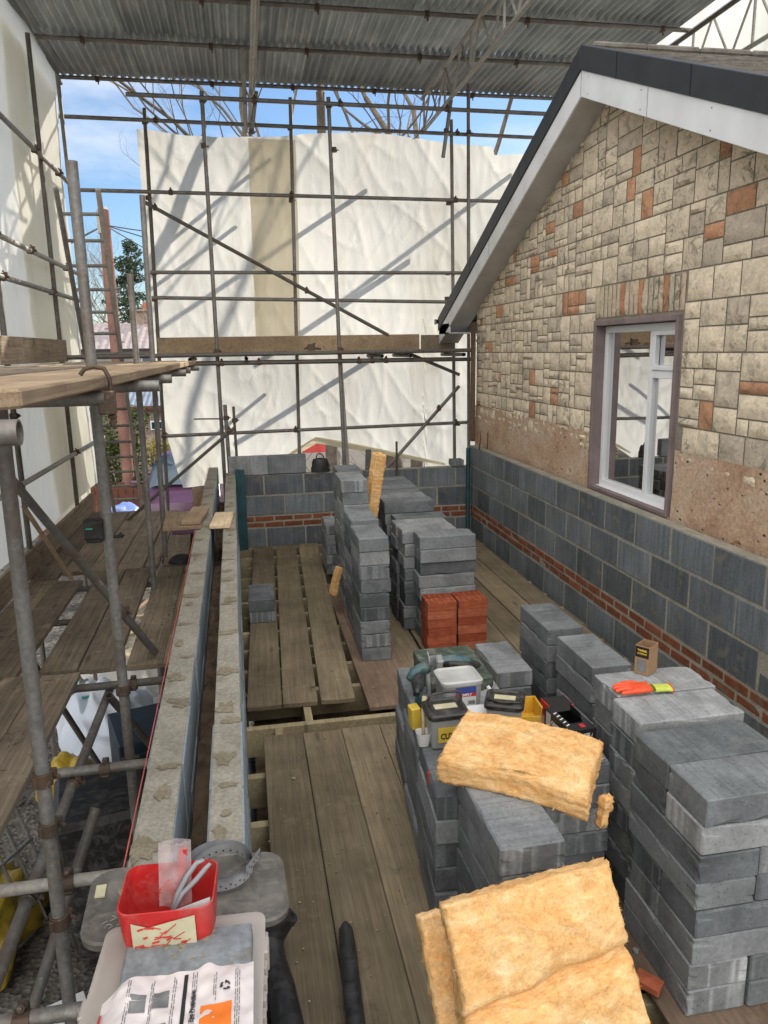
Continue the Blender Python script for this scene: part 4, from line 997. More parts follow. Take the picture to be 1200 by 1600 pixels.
tube((-1.62,5.3,-1.95),(-1.62,5.3,GZ),'upright below the gap in the platform boards',GT,'tube_dark'); tube((-1.25,6.9,-1.95),(-1.25,6.9,GZ),'thin upright seen below the far platform gap',GT,'tube_dark')
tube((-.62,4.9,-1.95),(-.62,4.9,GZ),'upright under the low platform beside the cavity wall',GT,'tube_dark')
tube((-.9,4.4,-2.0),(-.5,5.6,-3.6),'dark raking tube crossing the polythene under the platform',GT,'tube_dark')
a=un(12,742,Y=4.2); b=un(243,1020,Z=LZ+.03)
tube(a,b,'diagonal brace coming down from the left sheeting onto the low platform','diagonal scaffold braces','tube_dark',[a+(b-a)*.74],axis='y')
# offcuts and planks on the cavity wall
z=-1.375
for i,(x,y,w_,l_,r_,nm) in enumerate(((-.57,6.40,.30,.62,.05,'wide tan board end lying beside the cavity wall'),(-.46,6.42,.15,.6,-.1,'narrow tan offcut on top of the board end'),(-.24,6.33,.165,.52,-.06,'pale fresh offcut laid across the slot of the cavity wall'))):
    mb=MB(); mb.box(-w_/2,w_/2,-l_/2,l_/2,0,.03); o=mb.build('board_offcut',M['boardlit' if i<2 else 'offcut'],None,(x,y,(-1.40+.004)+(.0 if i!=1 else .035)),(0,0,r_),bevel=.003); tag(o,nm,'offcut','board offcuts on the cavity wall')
mb=MB(); mb.box(0,.20,0,.04,0,.26); tag(mb.build('board_offcut',M['boardlit'],None,(-.66,8.9,-1.80),(0,0,.1),bevel=.003),'upright board end behind the cavity wall below the sheeting edge','offcut')
mb=MB(); mb.grid(lambda u,v:(.10*math.cos(2*math.pi*u)*math.sin(math.pi*v*.5)*1.2,.07*math.sin(2*math.pi*u)*math.sin(math.pi*v*.5),.085*math.cos(math.pi*v*.5)),16,6)
tag(mb.build('rubber_bucket_lump',M['dusty_black'],None,(-.66,6.95,LZ),smooth=True),'small dark rounded rubber tub upturned on the low platform','tub')
# work light on the tall upright
wl=thing('work_light','small black battery lamp clamped to the tall upright tube','lamp',un(148,826,Y=3.62))
mb=MB(); mb.obox((-.0,-.01,0),(.085,.06,.095)); mb.obox((-.0,-.045,0),(.075,.012,.085)); mb.obox((-.005,.0,-.055),(.07,.05,.02)); mb.build('lamp_body',M['black_plastic'],wl,bevel=.01,seg=2)
mb=MB(); mb.box(-.03,.0,-.0525,-.0515,.008,.014); mb.build('stripe',M['tape_green'],wl)
mb=MB(); mb.box(.04,.075,-.012,.012,-.035,.035); mb.tube((.06,0,-.04),(.11,0,-.045),.009,8); mb.tube((.11,0,-.045),(.125,0,-.03),.014,8); mb.build('bracket',M['dusty_black'],wl,bevel=.003)

# ================================================================== SHEETING
def fold(x,z,s=0):
    p=Vector((x*.9+s,z*.55,s)); q=Vector((x*2.6+3+s,z*1.1,s))
    rd_=1-abs(noise.noise(p*1.3))*2; r2=1-abs(noise.noise(q))*2
    vr=1-abs(noise.noise(Vector((x*6.5+z*.5,z*.7,s+14))))*2
    d1=1-abs(noise.noise(Vector((x*1.1+z*.8,z*.35-x*.3,s+4))))*2; d2=1-abs(noise.noise(Vector((x*1.7-z*1.2,z*.5+x*.4,s+8))))*2
    return .06*noise.noise(p*.8)+.014*max(0,rd_)**4+.012*max(0,r2)**6+.017*max(0,d1)**9+.014*max(0,d2)**10+.007*max(0,vr)**4+.0015*noise.noise(Vector((x*11,z*8,s)))
# the end sheet hangs in one piece with its foot lifted over the wall near the middle
SY=10.74
def foot(x):
    if x<-.2: base=-1.86+.25*max(0,(x+1.1))*.2
    else: base=-1.9
    pk=-1.215
    if .1<x<2.6:
        if x<.97: base=max(base,pk-(.97-x)*.62)
        else: base=max(base,pk-(x-.97)*.25)
    return base
def endsheet(u,v):
    x=-1.16+5.5*u
    left= -1.16+.0
    z1=2.80-.06*math.sin(u*9)+.02*noise.noise(Vector((u*14,0,0))) - (.10 if x>3.6 else 0)
    z0=foot(x); z=z0+(z1-z0)*v
    pull=max(0,.6-abs(x+1.16))*.0
    xx=x+ (.23*max(0,(-z-.35)/1.5)**1.6*max(0,1-(x+1.16)/.8) if x<-.36 else 0)
    return (xx, SY+fold(x,z)+.05*math.sin(z*2+x), z)
mb=MB(); mb.grid(endsheet,190,170); tag(mb.build('end_sheeting',M['sheet'],recalc=False,smooth=True),'white wrinkled scaffold sheeting hung across the far end','sheeting')
mb=MB(); mb.grid(lambda u,v:(lambda x,z:(x,SY-.014+fold(x,z)+.05*math.sin(z*2+x)-.012*abs(noise.noise(Vector((x*4,z*2,3)))),z))(.20+.62*u+.03*v+.012*noise.noise(Vector((0 if u<.5 else 3,v*6,0))),.16+2.58*v),30,110); tag(mb.build('sheeting_strip',M['sheet_tan'],recalc=False,smooth=True),'tan vertical strip of sheeting lapped over the end sheeting','sheeting')
for (z0,z1,nm) in ((1.15,1.24,'upper'),(2.50,2.78,'top')):
    mb=MB(); mb.grid(lambda u,v:(-1.15+5.4*u,SY-.012+fold(-1.15+5.4*u,z0,2)*.9+.05*math.sin(z0*2-1.15+5.4*u),z0+(z1-z0)*v-.05*math.sin(u*9)*(nm=='top')),120,4)
    if nm=='upper': continue
mb=MB()
def flap(u,v):
    if u<.5:
        t=u/.5; x=.25+(.97-.25)*t; z=-1.62+(.405)*t
    else:
        t=(u-.5)/.5; x=.97+1.9*t; z=-1.215-.46*t**1.1
    return (x,SY-.06-.05*v+.02*noise.noise(Vector((u*9,v*3,0))),z+.02-.075*v*(.4+.8*math.sin(math.pi*u)))
mb.grid(flap,40,6); tag(mb.build('folded_tarpaulin',M['tarp_yellow'],recalc=False,smooth=True),'yellowish folded tarpaulin edge lifted in a peak over the end wall','tarpaulin')
mb=MB(); mb.grid(lambda u,v:(-2.0+.0+fold(-.6+10.9*u,-1.8+5.15*v,7)*.45-.05*math.sin(v*3), -.8+11.2*u+ (.06*math.sin(v*14)*(u>.99)), (-1.66+5.0*v+(-.03*math.sin(u*40)*(v>.98)) ) ),300,120); tag(mb.build('side_sheeting',M['sheet_cream'],recalc=False,smooth=True),'tall cream scaffold sheeting along the left side','sheeting')
mb=MB(); mb.grid(lambda u,v:(-2.09+.03*math.sin(u*7),8.2+2.1*u,-1.9+5.0*v),40,60); tag(mb.build('sheeting_strip',M['sheet_tan'],recalc=False,smooth=True),'tan overlap strip behind the far edge of the left sheeting','sheeting')
mb=MB(); mb.grid(lambda u,v:(5.55+fold(u*6,v*3,9),5+6.5*u,1.0+3.6*v),60,40); tag(mb.build('high_side_sheeting',M['sheet_cream'],recalc=False,smooth=True),'glowing cream sheeting high above the house roof at the right','sheeting')

# ================================================================== TEMPORARY ROOF
RZ=3.43; RT=thing('temporary_roof','flat temporary roof of corrugated iron sheets on scaffold tubes','roof',(1.5,8,RZ))
RT.location=(0,0,0)
RX0,RX1=-2.12,5.12
xs=[RX0]; 
while xs[-1]<RX1-.2: xs.append(min(RX1,xs[-1]+1.02))
ycuts=[6.9,7.3,9.65,11.0]
for i in range(len(xs)-1):
    for j in range(3):
        x0,x1=xs[i]-.02,xs[i+1]+.02; y0,y1=ycuts[j]-.06,ycuts[j+1]; n=int((x1-x0)/.0095)
        dz=.006*(i%2)+.010*(j%2); mb=MB(); ph=rnd.uniform(0,1)
        mb.grid(lambda u,v:(x0+(x1-x0)*u,y0+(y1-y0)*v,RZ+.045+dz+.020*math.cos(2*math.pi*(x0+(x1-x0)*u)/.09)+.004*noise.noise(Vector((u*3,v*3,i*7+j)))),n,6)
        mb.build('corrugated_sheet',M['corr'],RT,recalc=False,smooth=True)
for y in (7.0,7.35,8.52,9.68,10.93):
    mb=MB(); mb.tube((RX0-.02,y,RZ),(RX1+.02,y,RZ-.0),TR,12); pr_=mb.build('purlin_tube',M['tube'],RT,smooth=40)
    cl=MB()
    for q in range(6):
        x=-1.6+q*1.25+rnd.uniform(-.2,.2); cl.obox((x,y,RZ-.005),(.05,.055,.06)); cl.obox((x+.01,y,RZ-.045),(.014,.014,.05))
    cl.build('purlin_clip',M['coupler'],pr_,bevel=.003)
for x in (RX0+.05,RX1-.03):
    mb=MB(); mb.tube((x,6.9,RZ-.05),(x,11.0,RZ-.05),TR,12); mb.build('edge_tube',M['tube_dark'],RT,smooth=40)
def truss(x,label,y0=6.4,y1=10.95,z0=2.93,z1=3.36,mat='tube_pale',xl=None):
    t=thing('roof_truss',label,'truss',(x,y0,z0),0,'lattice trusses under the temporary roof'); xl=xl if xl is not None else 0
    for nm,z,dx in (('top_chord',z1-z0,0),('bottom_chord',0,xl)):
        mb=MB(); mb.tube((dx,0,z),(dx,y1-y0,z),TR,12,hollow=True); mb.build(nm,M[mat],t,smooth=40)
    la=MB(); y=0.1; k=0
    while y<y1-y0-.35:
        za,zb=(0,z1-z0) if k%2==0 else (z1-z0,0); la.tube((xl if za==0 else 0,y,za),(xl if zb==0 else 0,y+.36,zb),.013,8); y+=.36; k+=1
        if k%3==0: la.tube((xl,y,0),(0,y,z1-z0),.015,8)
    la.build('lattice_bars',M[mat],t,smooth=40); return t
truss(.335,'pale lattice truss seen end-on at the middle of the corrugated roof',xl=-.07)
truss(2.62,'pale lattice truss under the right half of the corrugated roof')
GO='added shadow bars outside the end sheeting'
for i,(x,z,l) in enumerate(((.6,2.55,2.6),(1.9,2.2,2.8),(2.5,1.3,2.4),(.1,1.7,1.6),(3.9,2.4,2.6),(2.2,.1,2.2),(.4,-.5,2.0))):  # hidden bars added behind the end sheet to throw diagonal shadows on it
    mb=MB(); mb.obox((0,l/2,.0),(.04,l,.04+.015*(i%3))); tag(mb.build('shadow_bar',M['board'],None,(x,10.84,z),(.06*(i%3-1),0,.10*(i%2)),bevel=.004),f'unseen added bar outside the end sheeting, throwing its {ORD[i]} diagonal shadow','timber',GO)
truss(5.25,'pale lattice truss beyond the right edge of the corrugated roof',z0=2.95,z1=3.5,y1=11.2)
tube((.25,F,2.50),(.33,F,2.95),'short hanging tube below the end of the middle truss','hangers below the trusses','tube',[(.25,F,2.52)]); tube((.19,F+.03,2.52),(.20,F+.03,3.4),'thin upright hanger beside the middle truss','hangers below the trusses','tube_pale')
tube((2.56,F,2.3),(2.66,F,2.95),'short hanging tube below the end of the right truss','hangers below the trusses','tube',[(2.6,F,2.6)])
# ================================================================== INSULATION
def batt(name,label,L_,W_,T_,M4,seed,bend=None,fuzz=420,side=0.012,mat='wool',group=None):
    rr=random.Random(seed); bm=bmesh.new(); bmesh.ops.create_cube(bm,size=1)
    for v in bm.verts: v.co=Vector((v.co.x*L_,v.co.y*W_,v.co.z*T_))
    for ax,ln in ((0,L_),(1,W_),(2,T_)):
        es=[e for e in bm.edges if abs((e.verts[0].co-e.verts[1].co)[ax])>ln*.9]
        bmesh.ops.subdivide_edges(bm,edges=es,cuts=max(2,int(ln/(.011 if ax<2 else .010))),use_grid_fill=True)
    S=Vector((seed*3.1,seed*1.7,0))
    for v in bm.verts:
        p=v.co.copy(); ex,ey,ez=L_/2-abs(p.x),W_/2-abs(p.y),T_/2-abs(p.z)
        d=noise.noise_vector(p*6+S)*.006+noise.noise_vector(p*20+S)*.0032+noise.noise_vector(p*60+S)*.0028
        if ex<.004 or ey<.004:
            lay=noise.noise(Vector((p.x*5,p.y*5,p.z*90))+S); q=side*(.55*lay+.45*noise.noise(p*45+S))
            if ex<.004: d.x += q*math.copysign(1,p.x)
            if ey<.004: d.y += q*math.copysign(1,p.y)
            r_=max(0,1-ez/.018); 
            if ex<.004: d.x -= math.copysign(.008*r_*r_,p.x)
            if ey<.004: d.y -= math.copysign(.008*r_*r_,p.y)
        v.co=p+d
        if bend: v.co=bend(v.co)
    vs=[v.co.copy() for v in bm.verts]; bm.verts.index_update()
    mb=MB(); mb.add(vs,[[v.index for v in f.verts] for f in bm.faces]); 
    edge=[v for v in bm.verts if (lambda c:True)(v)]
    nrm=[(v.co.copy(),v.normal.copy()) for v in bm.verts]
    bm.normal_update(); cand=[v for v in bm.verts if rr.random()<.5]
    cnt=0
    for _ in range(fuzz):
        v=rr.choice(bm.verts[:] if False else cand)
        p=v.co; n_=v.normal; t=Vector((rr.uniform(-1,1),rr.uniform(-1,1),rr.uniform(-1,1))); t=(t-n_*t.dot(n_)).normalized()
        l=rr.uniform(.004,.013)*(1.9 if rr.random()<.05 else 1); w_=rr.uniform(.0003,.0009)*(2.2 if rr.random()<.1 else 1); lift=rr.uniform(.1,.7)
        q=n_.cross(t)*w_
        a=p-n_*.002; b_=p+t*l*.5+n_*l*lift*.5; c=p+t*l*rr.uniform(.6,1.1)+n_*l*lift*rr.uniform(.5,1.1)
        mb.add([a-q,a+q,b_+q*.8,b_-q*.8,c],[(0,1,2,3),(3,2,4)])
    bm.free()
    o=mb.build(name,M[mat],None,recalc=False,smooth=True); o.matrix_world=M4
    return tag(o,label,'insulation',group)
from mathutils import Matrix as Mx
m=Mx.Translation((.945,2.415,-1.493))@Euler((.03,-.02,-.60)).to_matrix().to_4x4()
def bend1(c):
    return Vector((c.x,c.y,c.z-.035*max(0,(c.x+.0)/.26)**2*(1 if c.x>0 else 0)-.01*max(0,-c.y/.2)))
batt('insulation_slab','cut orange-yellow wool slab lying flat across the block pile',.54,.37,.105,m,3,bend1,5200)
def bend2(c):
    # local: x width, y up the slab, z thickness (towards camera +)
    y=c.y; dent=-.040*math.exp(-((y+.015-.03*math.sin(c.x*5)-.012*noise.noise(Vector((c.x*9,0,0))))/.015)**2)+.009*math.exp(-((y+.07)/.05)**2)+.015*math.exp(-((y-.10)/.09)**2)
    k=max(0,(-.01-y)); return Vector((c.x*(1+.06*min(1,k*4)),y,c.z*(1-.0)+dent*(1 if c.z>0 else .5)+.03*k*k))
def stand(c,wid,up,rz): 
    X=Vector(wid).normalized(); Y=Vector(up).normalized(); Z=X.cross(Y).normalized(); Y=Z.cross(X)
    return Mx(((X.x,Y.x,Z.x,c[0]),(X.y,Y.y,Z.y,c[1]),(X.z,Y.z,Z.z,c[2]),(0,0,0,1)))
# leaning slab: top edge from (.45,1.83,-1.53) to (.96,1.86,-1.49)
wid=Vector((.51,.03,.035)); upv=Vector((-.11,.40,.80)); upn=upv.normalized(); H2=.86
cen=Vector((.705,1.80,-1.515))-upn*(H2/2)
batt('insulation_slab','large orange wool slab leaning on the block pile, creased across its middle',.515,H2,.085,stand(cen,wid,upv,0),8,lambda c:bend2(Vector((c.x,c.y-.18,c.z)))+Vector((0,.18,0)),8000)
cen2=Vector((.655,1.89,-1.63))-upn*(H2/2)
batt('insulation_slab','paler wool slab half hidden behind the large leaning slab',.50,H2,.06,stand(cen2,wid,upv,0),12,None,2500)
m=Mx.Translation(un(585,762,Y=6.45))@Euler((.05,.16,.35)).to_matrix().to_4x4()
batt('insulation_strip','upright yellow insulation strip wedged between the tall block stacks',.10,.09,.62,m,21,None,150,.008)
m=Mx.Translation(un(525,908,Y=6.35))@Euler((.0,.28,.3)).to_matrix().to_4x4()
batt('insulation_strip','small yellow insulation scrap leaning at the foot of the tall stacks',.05,.07,.26,m,23,None,80,.006)
# a torn tuft hanging from the flat slab corner
batt('insulation_tuft','pale torn tuft of wool hanging beside the flat slab',.05,.035,.13,Mx.Translation((1.165,2.18,-1.60))@Euler((.1,.15,.3)).to_matrix().to_4x4(),31,lambda c:Vector((c.x*(.6+2.2*abs(c.z)),c.y,c.z)),200,.015)

# ================================================================== HELPERS for tubs
def rrect(w,d,r,n=5):
    pts=[]
    for cx,cy,a0 in ((w/2-r,d/2-r,0),(-w/2+r,d/2-r,90),(-w/2+r,-d/2+r,180),(w/2-r,-d/2+r,270)):
        for i in range(n+1):
            a=R(a0+90*i/n); pts.append((cx+r*math.cos(a),cy+r*math.sin(a)))
    return pts
def shell(mb,prof,w,d,r,cap0=True,cap1=False,shift=(0,0),wob=0,seed=0):
    """prof: list of (scale inset, z)"""
    n=None; rings=[]
    for k,(ins,z) in enumerate(prof):
        pts=rrect(w-2*ins,d-2*ins,max(.002,r-ins*.5)); n=len(pts)
        rings.append([(x+wob*noise.noise(Vector((x*9,y*9,z*9+seed))),y+wob*noise.noise(Vector((x*9,y*9+5,z*9+seed))),z) for x,y in pts])
    vs=[p for r_ in rings for p in r_]; fs=[]
    for k in range(len(rings)-1):
        for i in range(n): fs.append((k*n+i,k*n+(i+1)%n,(k+1)*n+(i+1)%n,(k+1)*n+i))
    if cap0: fs.append(tuple(range(n-1,-1,-1)))
    if cap1: fs.append(tuple(range((len(rings)-1)*n,len(rings)*n)))
    mb.add(vs,fs); return mb
# ---------------- grey tray lid
t=thing('tray_lid','dusty grey rounded tray lid lying across both leaves of the cavity wall','tray',(-.215,1.765,-1.40),.02,rot=(-.0,.045,.05))
mb=MB(); shell(mb,[(.012,0.0),(.0,.005),(-.002,.022),(.004,.027),(.012,.025),(.02,.022),(.03,.022)],.50,.27,.055,True,True,wob=.003); mb.build('tray_plate',M['grey_tray'],t,smooth=35)
mb=MB(); mb.grid(lambda u,v:(-.155+.05*(u-.5)*(1-.5*abs(v-.5)),.045+.03*(v-.5),.0235+.003*math.sin(math.pi*u)*math.sin(math.pi*v)),10,8); mb.build('mortar_smear',M['splodge'],t,smooth=True)
mb=MB(); mb.box(-.235,-.21,.03,.075,.024,.0285); mb.build('paper_tag',M['label_cream'],t)
rs=random.Random(4); mb=MB()
for k in range(16):
    x=-.20+.07*rs.random(); y=-.085+.045*rs.random(); a=rs.uniform(.3,1.2)*rs.choice((1,-.4)); l=rs.uniform(.01,.03); mb.obox((x,y,.0232),(l,.0009,.0008),(0,0,a))
mb.build('scratches',M['label_cream'],t)
# ---------------- perforated band coil
p=un(341,1352,Z=-1.345); t=thing('banding_coil','coil of perforated steel strap lying on the grey tray lid','strap',(p.x+.005,p.y+.01,-1.372))
mb=MB(); hb=MB(); 
turns=7; tot=turns*44; pts=[]
for i in range(tot+1):
    a=i/44*2*math.pi; r_=.070+.0028*i/44+.003*math.sin(a*2+i*.01); pts.append((r_*math.cos(a)+.003*math.sin(i/60),r_*math.sin(a)*1.0,.0+.004*math.sin(i/31)+.0012*i/44))
for i in range(26):
    a=(.5+i*.035)*math.pi; 
ex=pts[-1]
for i in range(1,22): pts.append((.091+.004*i-.0003*i*i*.8,.0+.006*i-.00045*i*i, .009+.0010*i))
vs=[];fs=[]
for (x,y,z) in pts: vs += [(x,y,z),(x,y,z+.027)]
for i in range(len(pts)-1): fs.append((2*i,2*i+2,2*i+3,2*i+1))
mb.add(vs,fs); mb.build('strap_band',M['band_steel'],t,recalc=False,smooth=True)
for i in range(tot-44,len(pts)-1):
    a=Vector(pts[i]); b=Vector(pts[i+1]); d=(b-a).normalized(); nn=Vector((d.y,-d.x,0)); c=(a+b)/2
    for s_ in (1,-1):
        q=[c+nn*.0009*s_+d*(.0028*math.cos(k*math.pi/3))+Vector((0,0,.0105+(.004 if i%2 else -.004)+.0028*math.sin(k*math.pi/3))) for k in range(6)]
        hb.add(q,[tuple(range(6)) if s_>0 else tuple(range(5,-1,-1))])
for i in range(0,40):
    a=Vector(pts[i]); b=Vector(pts[i+1]); d=(b-a).normalized(); nn=Vector((-d.y,d.x,0)); c=(a+b)/2
    if i%2==0: q=[c+nn*.0009+d*(.0030*math.cos(k*math.pi/3))+Vector((0,0,.0105+.003*math.sin(k*math.pi/3))) for k in range(6)]; hb.add(q,[tuple(range(6))])
hb.build('strap_holes',M['black_plastic'],t,recalc=False)
# ---------------- red container and what is in it
RCx,RCy,RCz=-.232,1.575,-1.372
t=thing('red_container','bright red cut-down plastic container with a worn label, on the grey tray lid','container',(RCx,RCy,RCz),0,rot=(.02,0,-.06))
mb=MB(); shell(mb,[(.024,0),(.018,.004),(.006,.10),(.0,.175),(.0028,.176),(.009,.10),(.022,.008)],.212,.165,.03,True,True,wob=.004,seed=2)
mb.build('tub_body',M['red_plastic'],t,smooth=50)
lb=MB(); lb.grid(lambda u,v:(-.072+.135*u,-.0712-.0045*(.045+.095*v)/.1-.0105+.0,.045+.095*v-.02*max(0,.3-u)*v),8,6); 
lb=MB(); lb.add([(-.072,-.0798,.072),(.066,-.0798,.072),(.066,-.0838,.162),(-.01,-.0836,.146),(-.035,-.0833,.140),(-.072,-.0836,.155)],[(0,1,2,3,4,5)]); lb.build('worn_label',M['label_cream'],t,recalc=False)
sp=MB(); rs=random.Random(8)
for k in range(26):
    x=rs.uniform(-.06,.05); z=rs.uniform(.085,.14); a=rs.uniform(-.3,.9); l=rs.uniform(.008,.03); sp.obox((x,-.0800-.0040*(z-.072)/.09-.0012,z),(l,.0008,rs.uniform(.0015,.005)),(0,-a,0))
sp.build('label_scrawl',M['ink_red'],t)
text('Chemicals',.011,frame((.040,-.0815,.080),(1,0,.12),(-.12,-.04,1)),M['label_blue'],t,'label_lettering',.0003)
t=thing('clear_bag','small clear bag of red parts standing up in the red container','bag',(-.225,1.60,-1.27),rot=(-.12,.05,.05))
mb=MB(); mb.grid(lambda u,v:(-.037+.074*u,-.012*math.sin(math.pi*u)+.012*noise.noise(Vector((u*3,v*5,3))),.155*v+.006*noise.noise(Vector((u*8,1,2)))*(v>.95)),12,16); mb.grid(lambda u,v:(.037-.074*u,.012*math.sin(math.pi*u)+.004*noise.noise(Vector((u*5,v*7,9))),.155*v),12,16); mb.build('bag_film',M['clear_bag'],t,recalc=False,smooth=True)
mb=MB(); mb.obox((.016,.0,.105),(.018,.012,.06),(0,.1,0)); 
for k in range(9): mb.obox((rs.uniform(-.025,.025),.002,rs.uniform(.01,.07)),(.009,.006,.034),(0,rs.uniform(-1,1),0))
mb.build('red_parts',M['red_plastic'],t)
t=thing('pliers','grey-handled pliers sticking out of the red container','pliers',(-.205,1.59,-1.23),rot=(-.2,.0,.0))
for s_ in (0,1):
    mb=MB(); mb.path([(-.03+.0*s_,-.02,-.05),(-.012+.012*s_,-.01,.0),(.012+.02*s_,.0,.035-.012*s_),(.035+.02*s_,.0,.062-.015*s_),(.052+.014*s_,.002,.066-.01*s_)],[.005,.006,.0065,.006,.004],8); mb.build('handle',M['pipe_grey'],t,smooth=True)
mb=MB(); mb.obox((-.03,-.02,-.06),(.02,.012,.04)); mb.build('jaw',M['tube_dark'],t,bevel=.003)
t=thing('white_card','folded white card leaning inside the front of the red container','card',(-.185,1.508,-1.285),rot=(-.12,.0,.05))
mb=MB(); mb.add([(-.05,0,0),(.045,0,.0),(.047,-.004,.085),(-.046,-.004,.066)],[(0,1,2,3)]); mb.add([(-.05,.004,0),(.045,.004,.0),(.047,.0,.085),(-.046,.0,.066)],[(3,2,1,0)]); mb.build('card_sheet',M['card_white'],t,recalc=False)
# ---------------- organiser box, slab, packet
t=thing('organiser_box','cloudy clear plastic organiser case at the camera end of the cavity wall','box',(-.215,1.40,-1.398),-.05)
mb=MB(); shell(mb,[(.01,0),(.004,.004),(.002,.05),(-.006,.052),(-.006,.062),(.004,.066),(.02,.066)],.36,.44,.025,True,True); mb.build('case_body',M['clear_box'],t,smooth=35)
mb=MB()
for k in range(9): mb.box(-.192,-.180,-.19+k*.043,-.165+k*.043,.012,.045)
for k in range(9): mb.box(.180,.192,-.19+k*.043,-.165+k*.043,.012,.045)
mb.build('case_ribs',M['clear_box'],t,bevel=.003)
mb=MB()
for k in range(3): mb.box(-.16,.16,-.17+k*.11,-.166+k*.11,.006,.045)
for k in range(5): mb.box(-.14+k*.07,-.137+k*.07,-.2,.2,.006,.043)
mb.build('divider',M['clear_tub'],t)
mb=MB()
for k in range(60): mb.tube((rs.uniform(-.15,.15),rs.uniform(-.19,.19),rs.uniform(.008,.03)),(rs.uniform(-.15,.15)*.0+rs.uniform(-.15,.15),rs.uniform(-.19,.19),.01),.0025,5) if False else mb.obox((rs.uniform(-.15,.15),rs.uniform(-.19,.19),rs.uniform(.008,.02)),(.03,.006,.006),(0,0,rs.uniform(0,3)))
mb.build('loose_fixings',M['coupler'],t)
for sx in (-1,1):
    mb=MB(); mb.obox((sx*.188,.0 if sx<0 else .12,.035),(.014,.05,.055)); mb.build('latch',M['clear_box'],t,bevel=.004)
t=thing('concrete_slab','small grey concrete slab with dried mortar lying on the organiser case','slab',(-.185,1.475,-1.331),-.02)
mb=MB(); mb.box(-.14,.135,-.115,.055,0,.045); mb.build('slab_body',M['wallblock'],t,bevel=.004,jitter=.003)
for ch in kids(t):
    a=ch.data.color_attributes.new('col','FLOAT_COLOR','CORNER'); n=len(a.data); a.data.foreach_set('color',[.24,.26,.27,1]*n)
mb=MB()
for k in range(16):
    cx,cy=rs.choice(((.03,.035),(-.03,.0),(.0,-.03),(-.05,.03)));cx+=rs.uniform(-.035,.035);cy+=rs.uniform(-.02,.02);r_=rs.uniform(.004,.012)
    mb.grid(lambda u,v:(cx+r_*math.cos(6.283*u)*math.sin(1.57*v)*(1+.3*math.sin(19*u)),cy+r_*.8*math.sin(6.283*u)*math.sin(1.57*v),.0445+.35*r_*math.cos(1.57*v)),9,3)
mb.build('dried_mortar',M['splodge'],t,recalc=False,smooth=True)
t=thing('safety_packet','crumpled pink-white packet with printed diagrams and an orange square, nearest the camera','packet',(-.205,1.262,-1.322),rot=(0,0,-.02))
def pk_(x,y): return .042+.010*noise.noise(Vector((x*14,y*14,1)))+.005*noise.noise(Vector((x*40,y*40,2)))-.02*max(0,abs(x)-.12)*3+.02*math.exp(-((x+.1)/.03)**2)*.5-.35*max(0,-x-.115)
def edge_(x): return .145+.012*noise.noise(Vector((x*25,0,4)))-.055*max(0,(-x-.06))/.06*.5
mb=MB(); mb.grid(lambda u,v:(-.15+.305*u,-.28+(edge_(-.15+.305*u)+.28)*v,pk_(-.15+.305*u,-.28+.42*v)),60,60); mb.grid(lambda u,v:(.155-.305*u,-.28+(edge_(.155-.305*u)+.28)*v,pk_(.155-.305*u,-.28+.42*v)-.018*math.sin(math.pi*u)-.002),30,30)
mb.build('packet_film',M['bag_paper'],t,recalc=False,smooth=True)
def onp(mb,x0,x1,y0,y1,lift=.0016,n=6): mb.grid(lambda u,v:(x0+(x1-x0)*u,y0+(y1-y0)*v,pk_(x0+(x1-x0)*u,y0+(y1-y0)*v)+lift),n,n)
mb=MB(); onp(mb,.05,.112,-.03,.05); mb.build('orange_square',M['ink_orange'],t,recalc=False,smooth=True)
mb=MB(); onp(mb,.012,.02,-.25,.132,n=24); mb.build('black_stripe',M['ink_black'],t,recalc=False,smooth=True)
mb=MB(); onp(mb,-.15,-.144,-.28,.07,n=20); mb.build('red_edge',M['ink_red'],t,recalc=False,smooth=True)
mb=MB()
for (x,y) in ((-.075,.07),(-.03,.075),(-.08,-.0),(-.03,.0),(-.08,-.08),(-.03,-.08)):
    onp(mb,x-.016,x+.016,y-.018,y+.006); onp(mb,x-.016,x+.016,y+.0075,y+.019)
mb.build('printed_diagrams',M['ink_grey'],t,recalc=False,smooth=True)
mb=MB()
for x in (-.098,-.094,-.052,-.0485,-.008,-.004,.03,.034,.038,.118,.122,.126,.074,.078): 
    y=-.2
    while y<.12:
        l=rs.uniform(.006,.02)
        if not (.045<x<.115 and y<.055): onp(mb,x,x+.0016,y,y+l,n=2)
        y+=l+.003
mb.build('lettering',M['ink_grey'],t,recalc=False)
o=text('Safety - Eye Protection',.0125,frame((.034,.03,pk_(.034,.03)+.0045),(0,1,0),(-1,0,0)),M['ink_black'],t,'title_lettering',.0002)
# recycling mark: three bent arrows
mb=MB()
for k in range(3):
    a=k*2.094+.3
    for j in range(4):
        b0=a+j*.38; c=Vector((.098+.0085*math.cos(b0),.085+.0085*math.sin(b0),0)); mb.obox((c.x,c.y,pk_(c.x,c.y)+.0028),(.0036,.0032 if j<3 else .0065,.0006),(0,0,b0+1.57))
mb.build('recycling_mark',M['ink_black'],t)
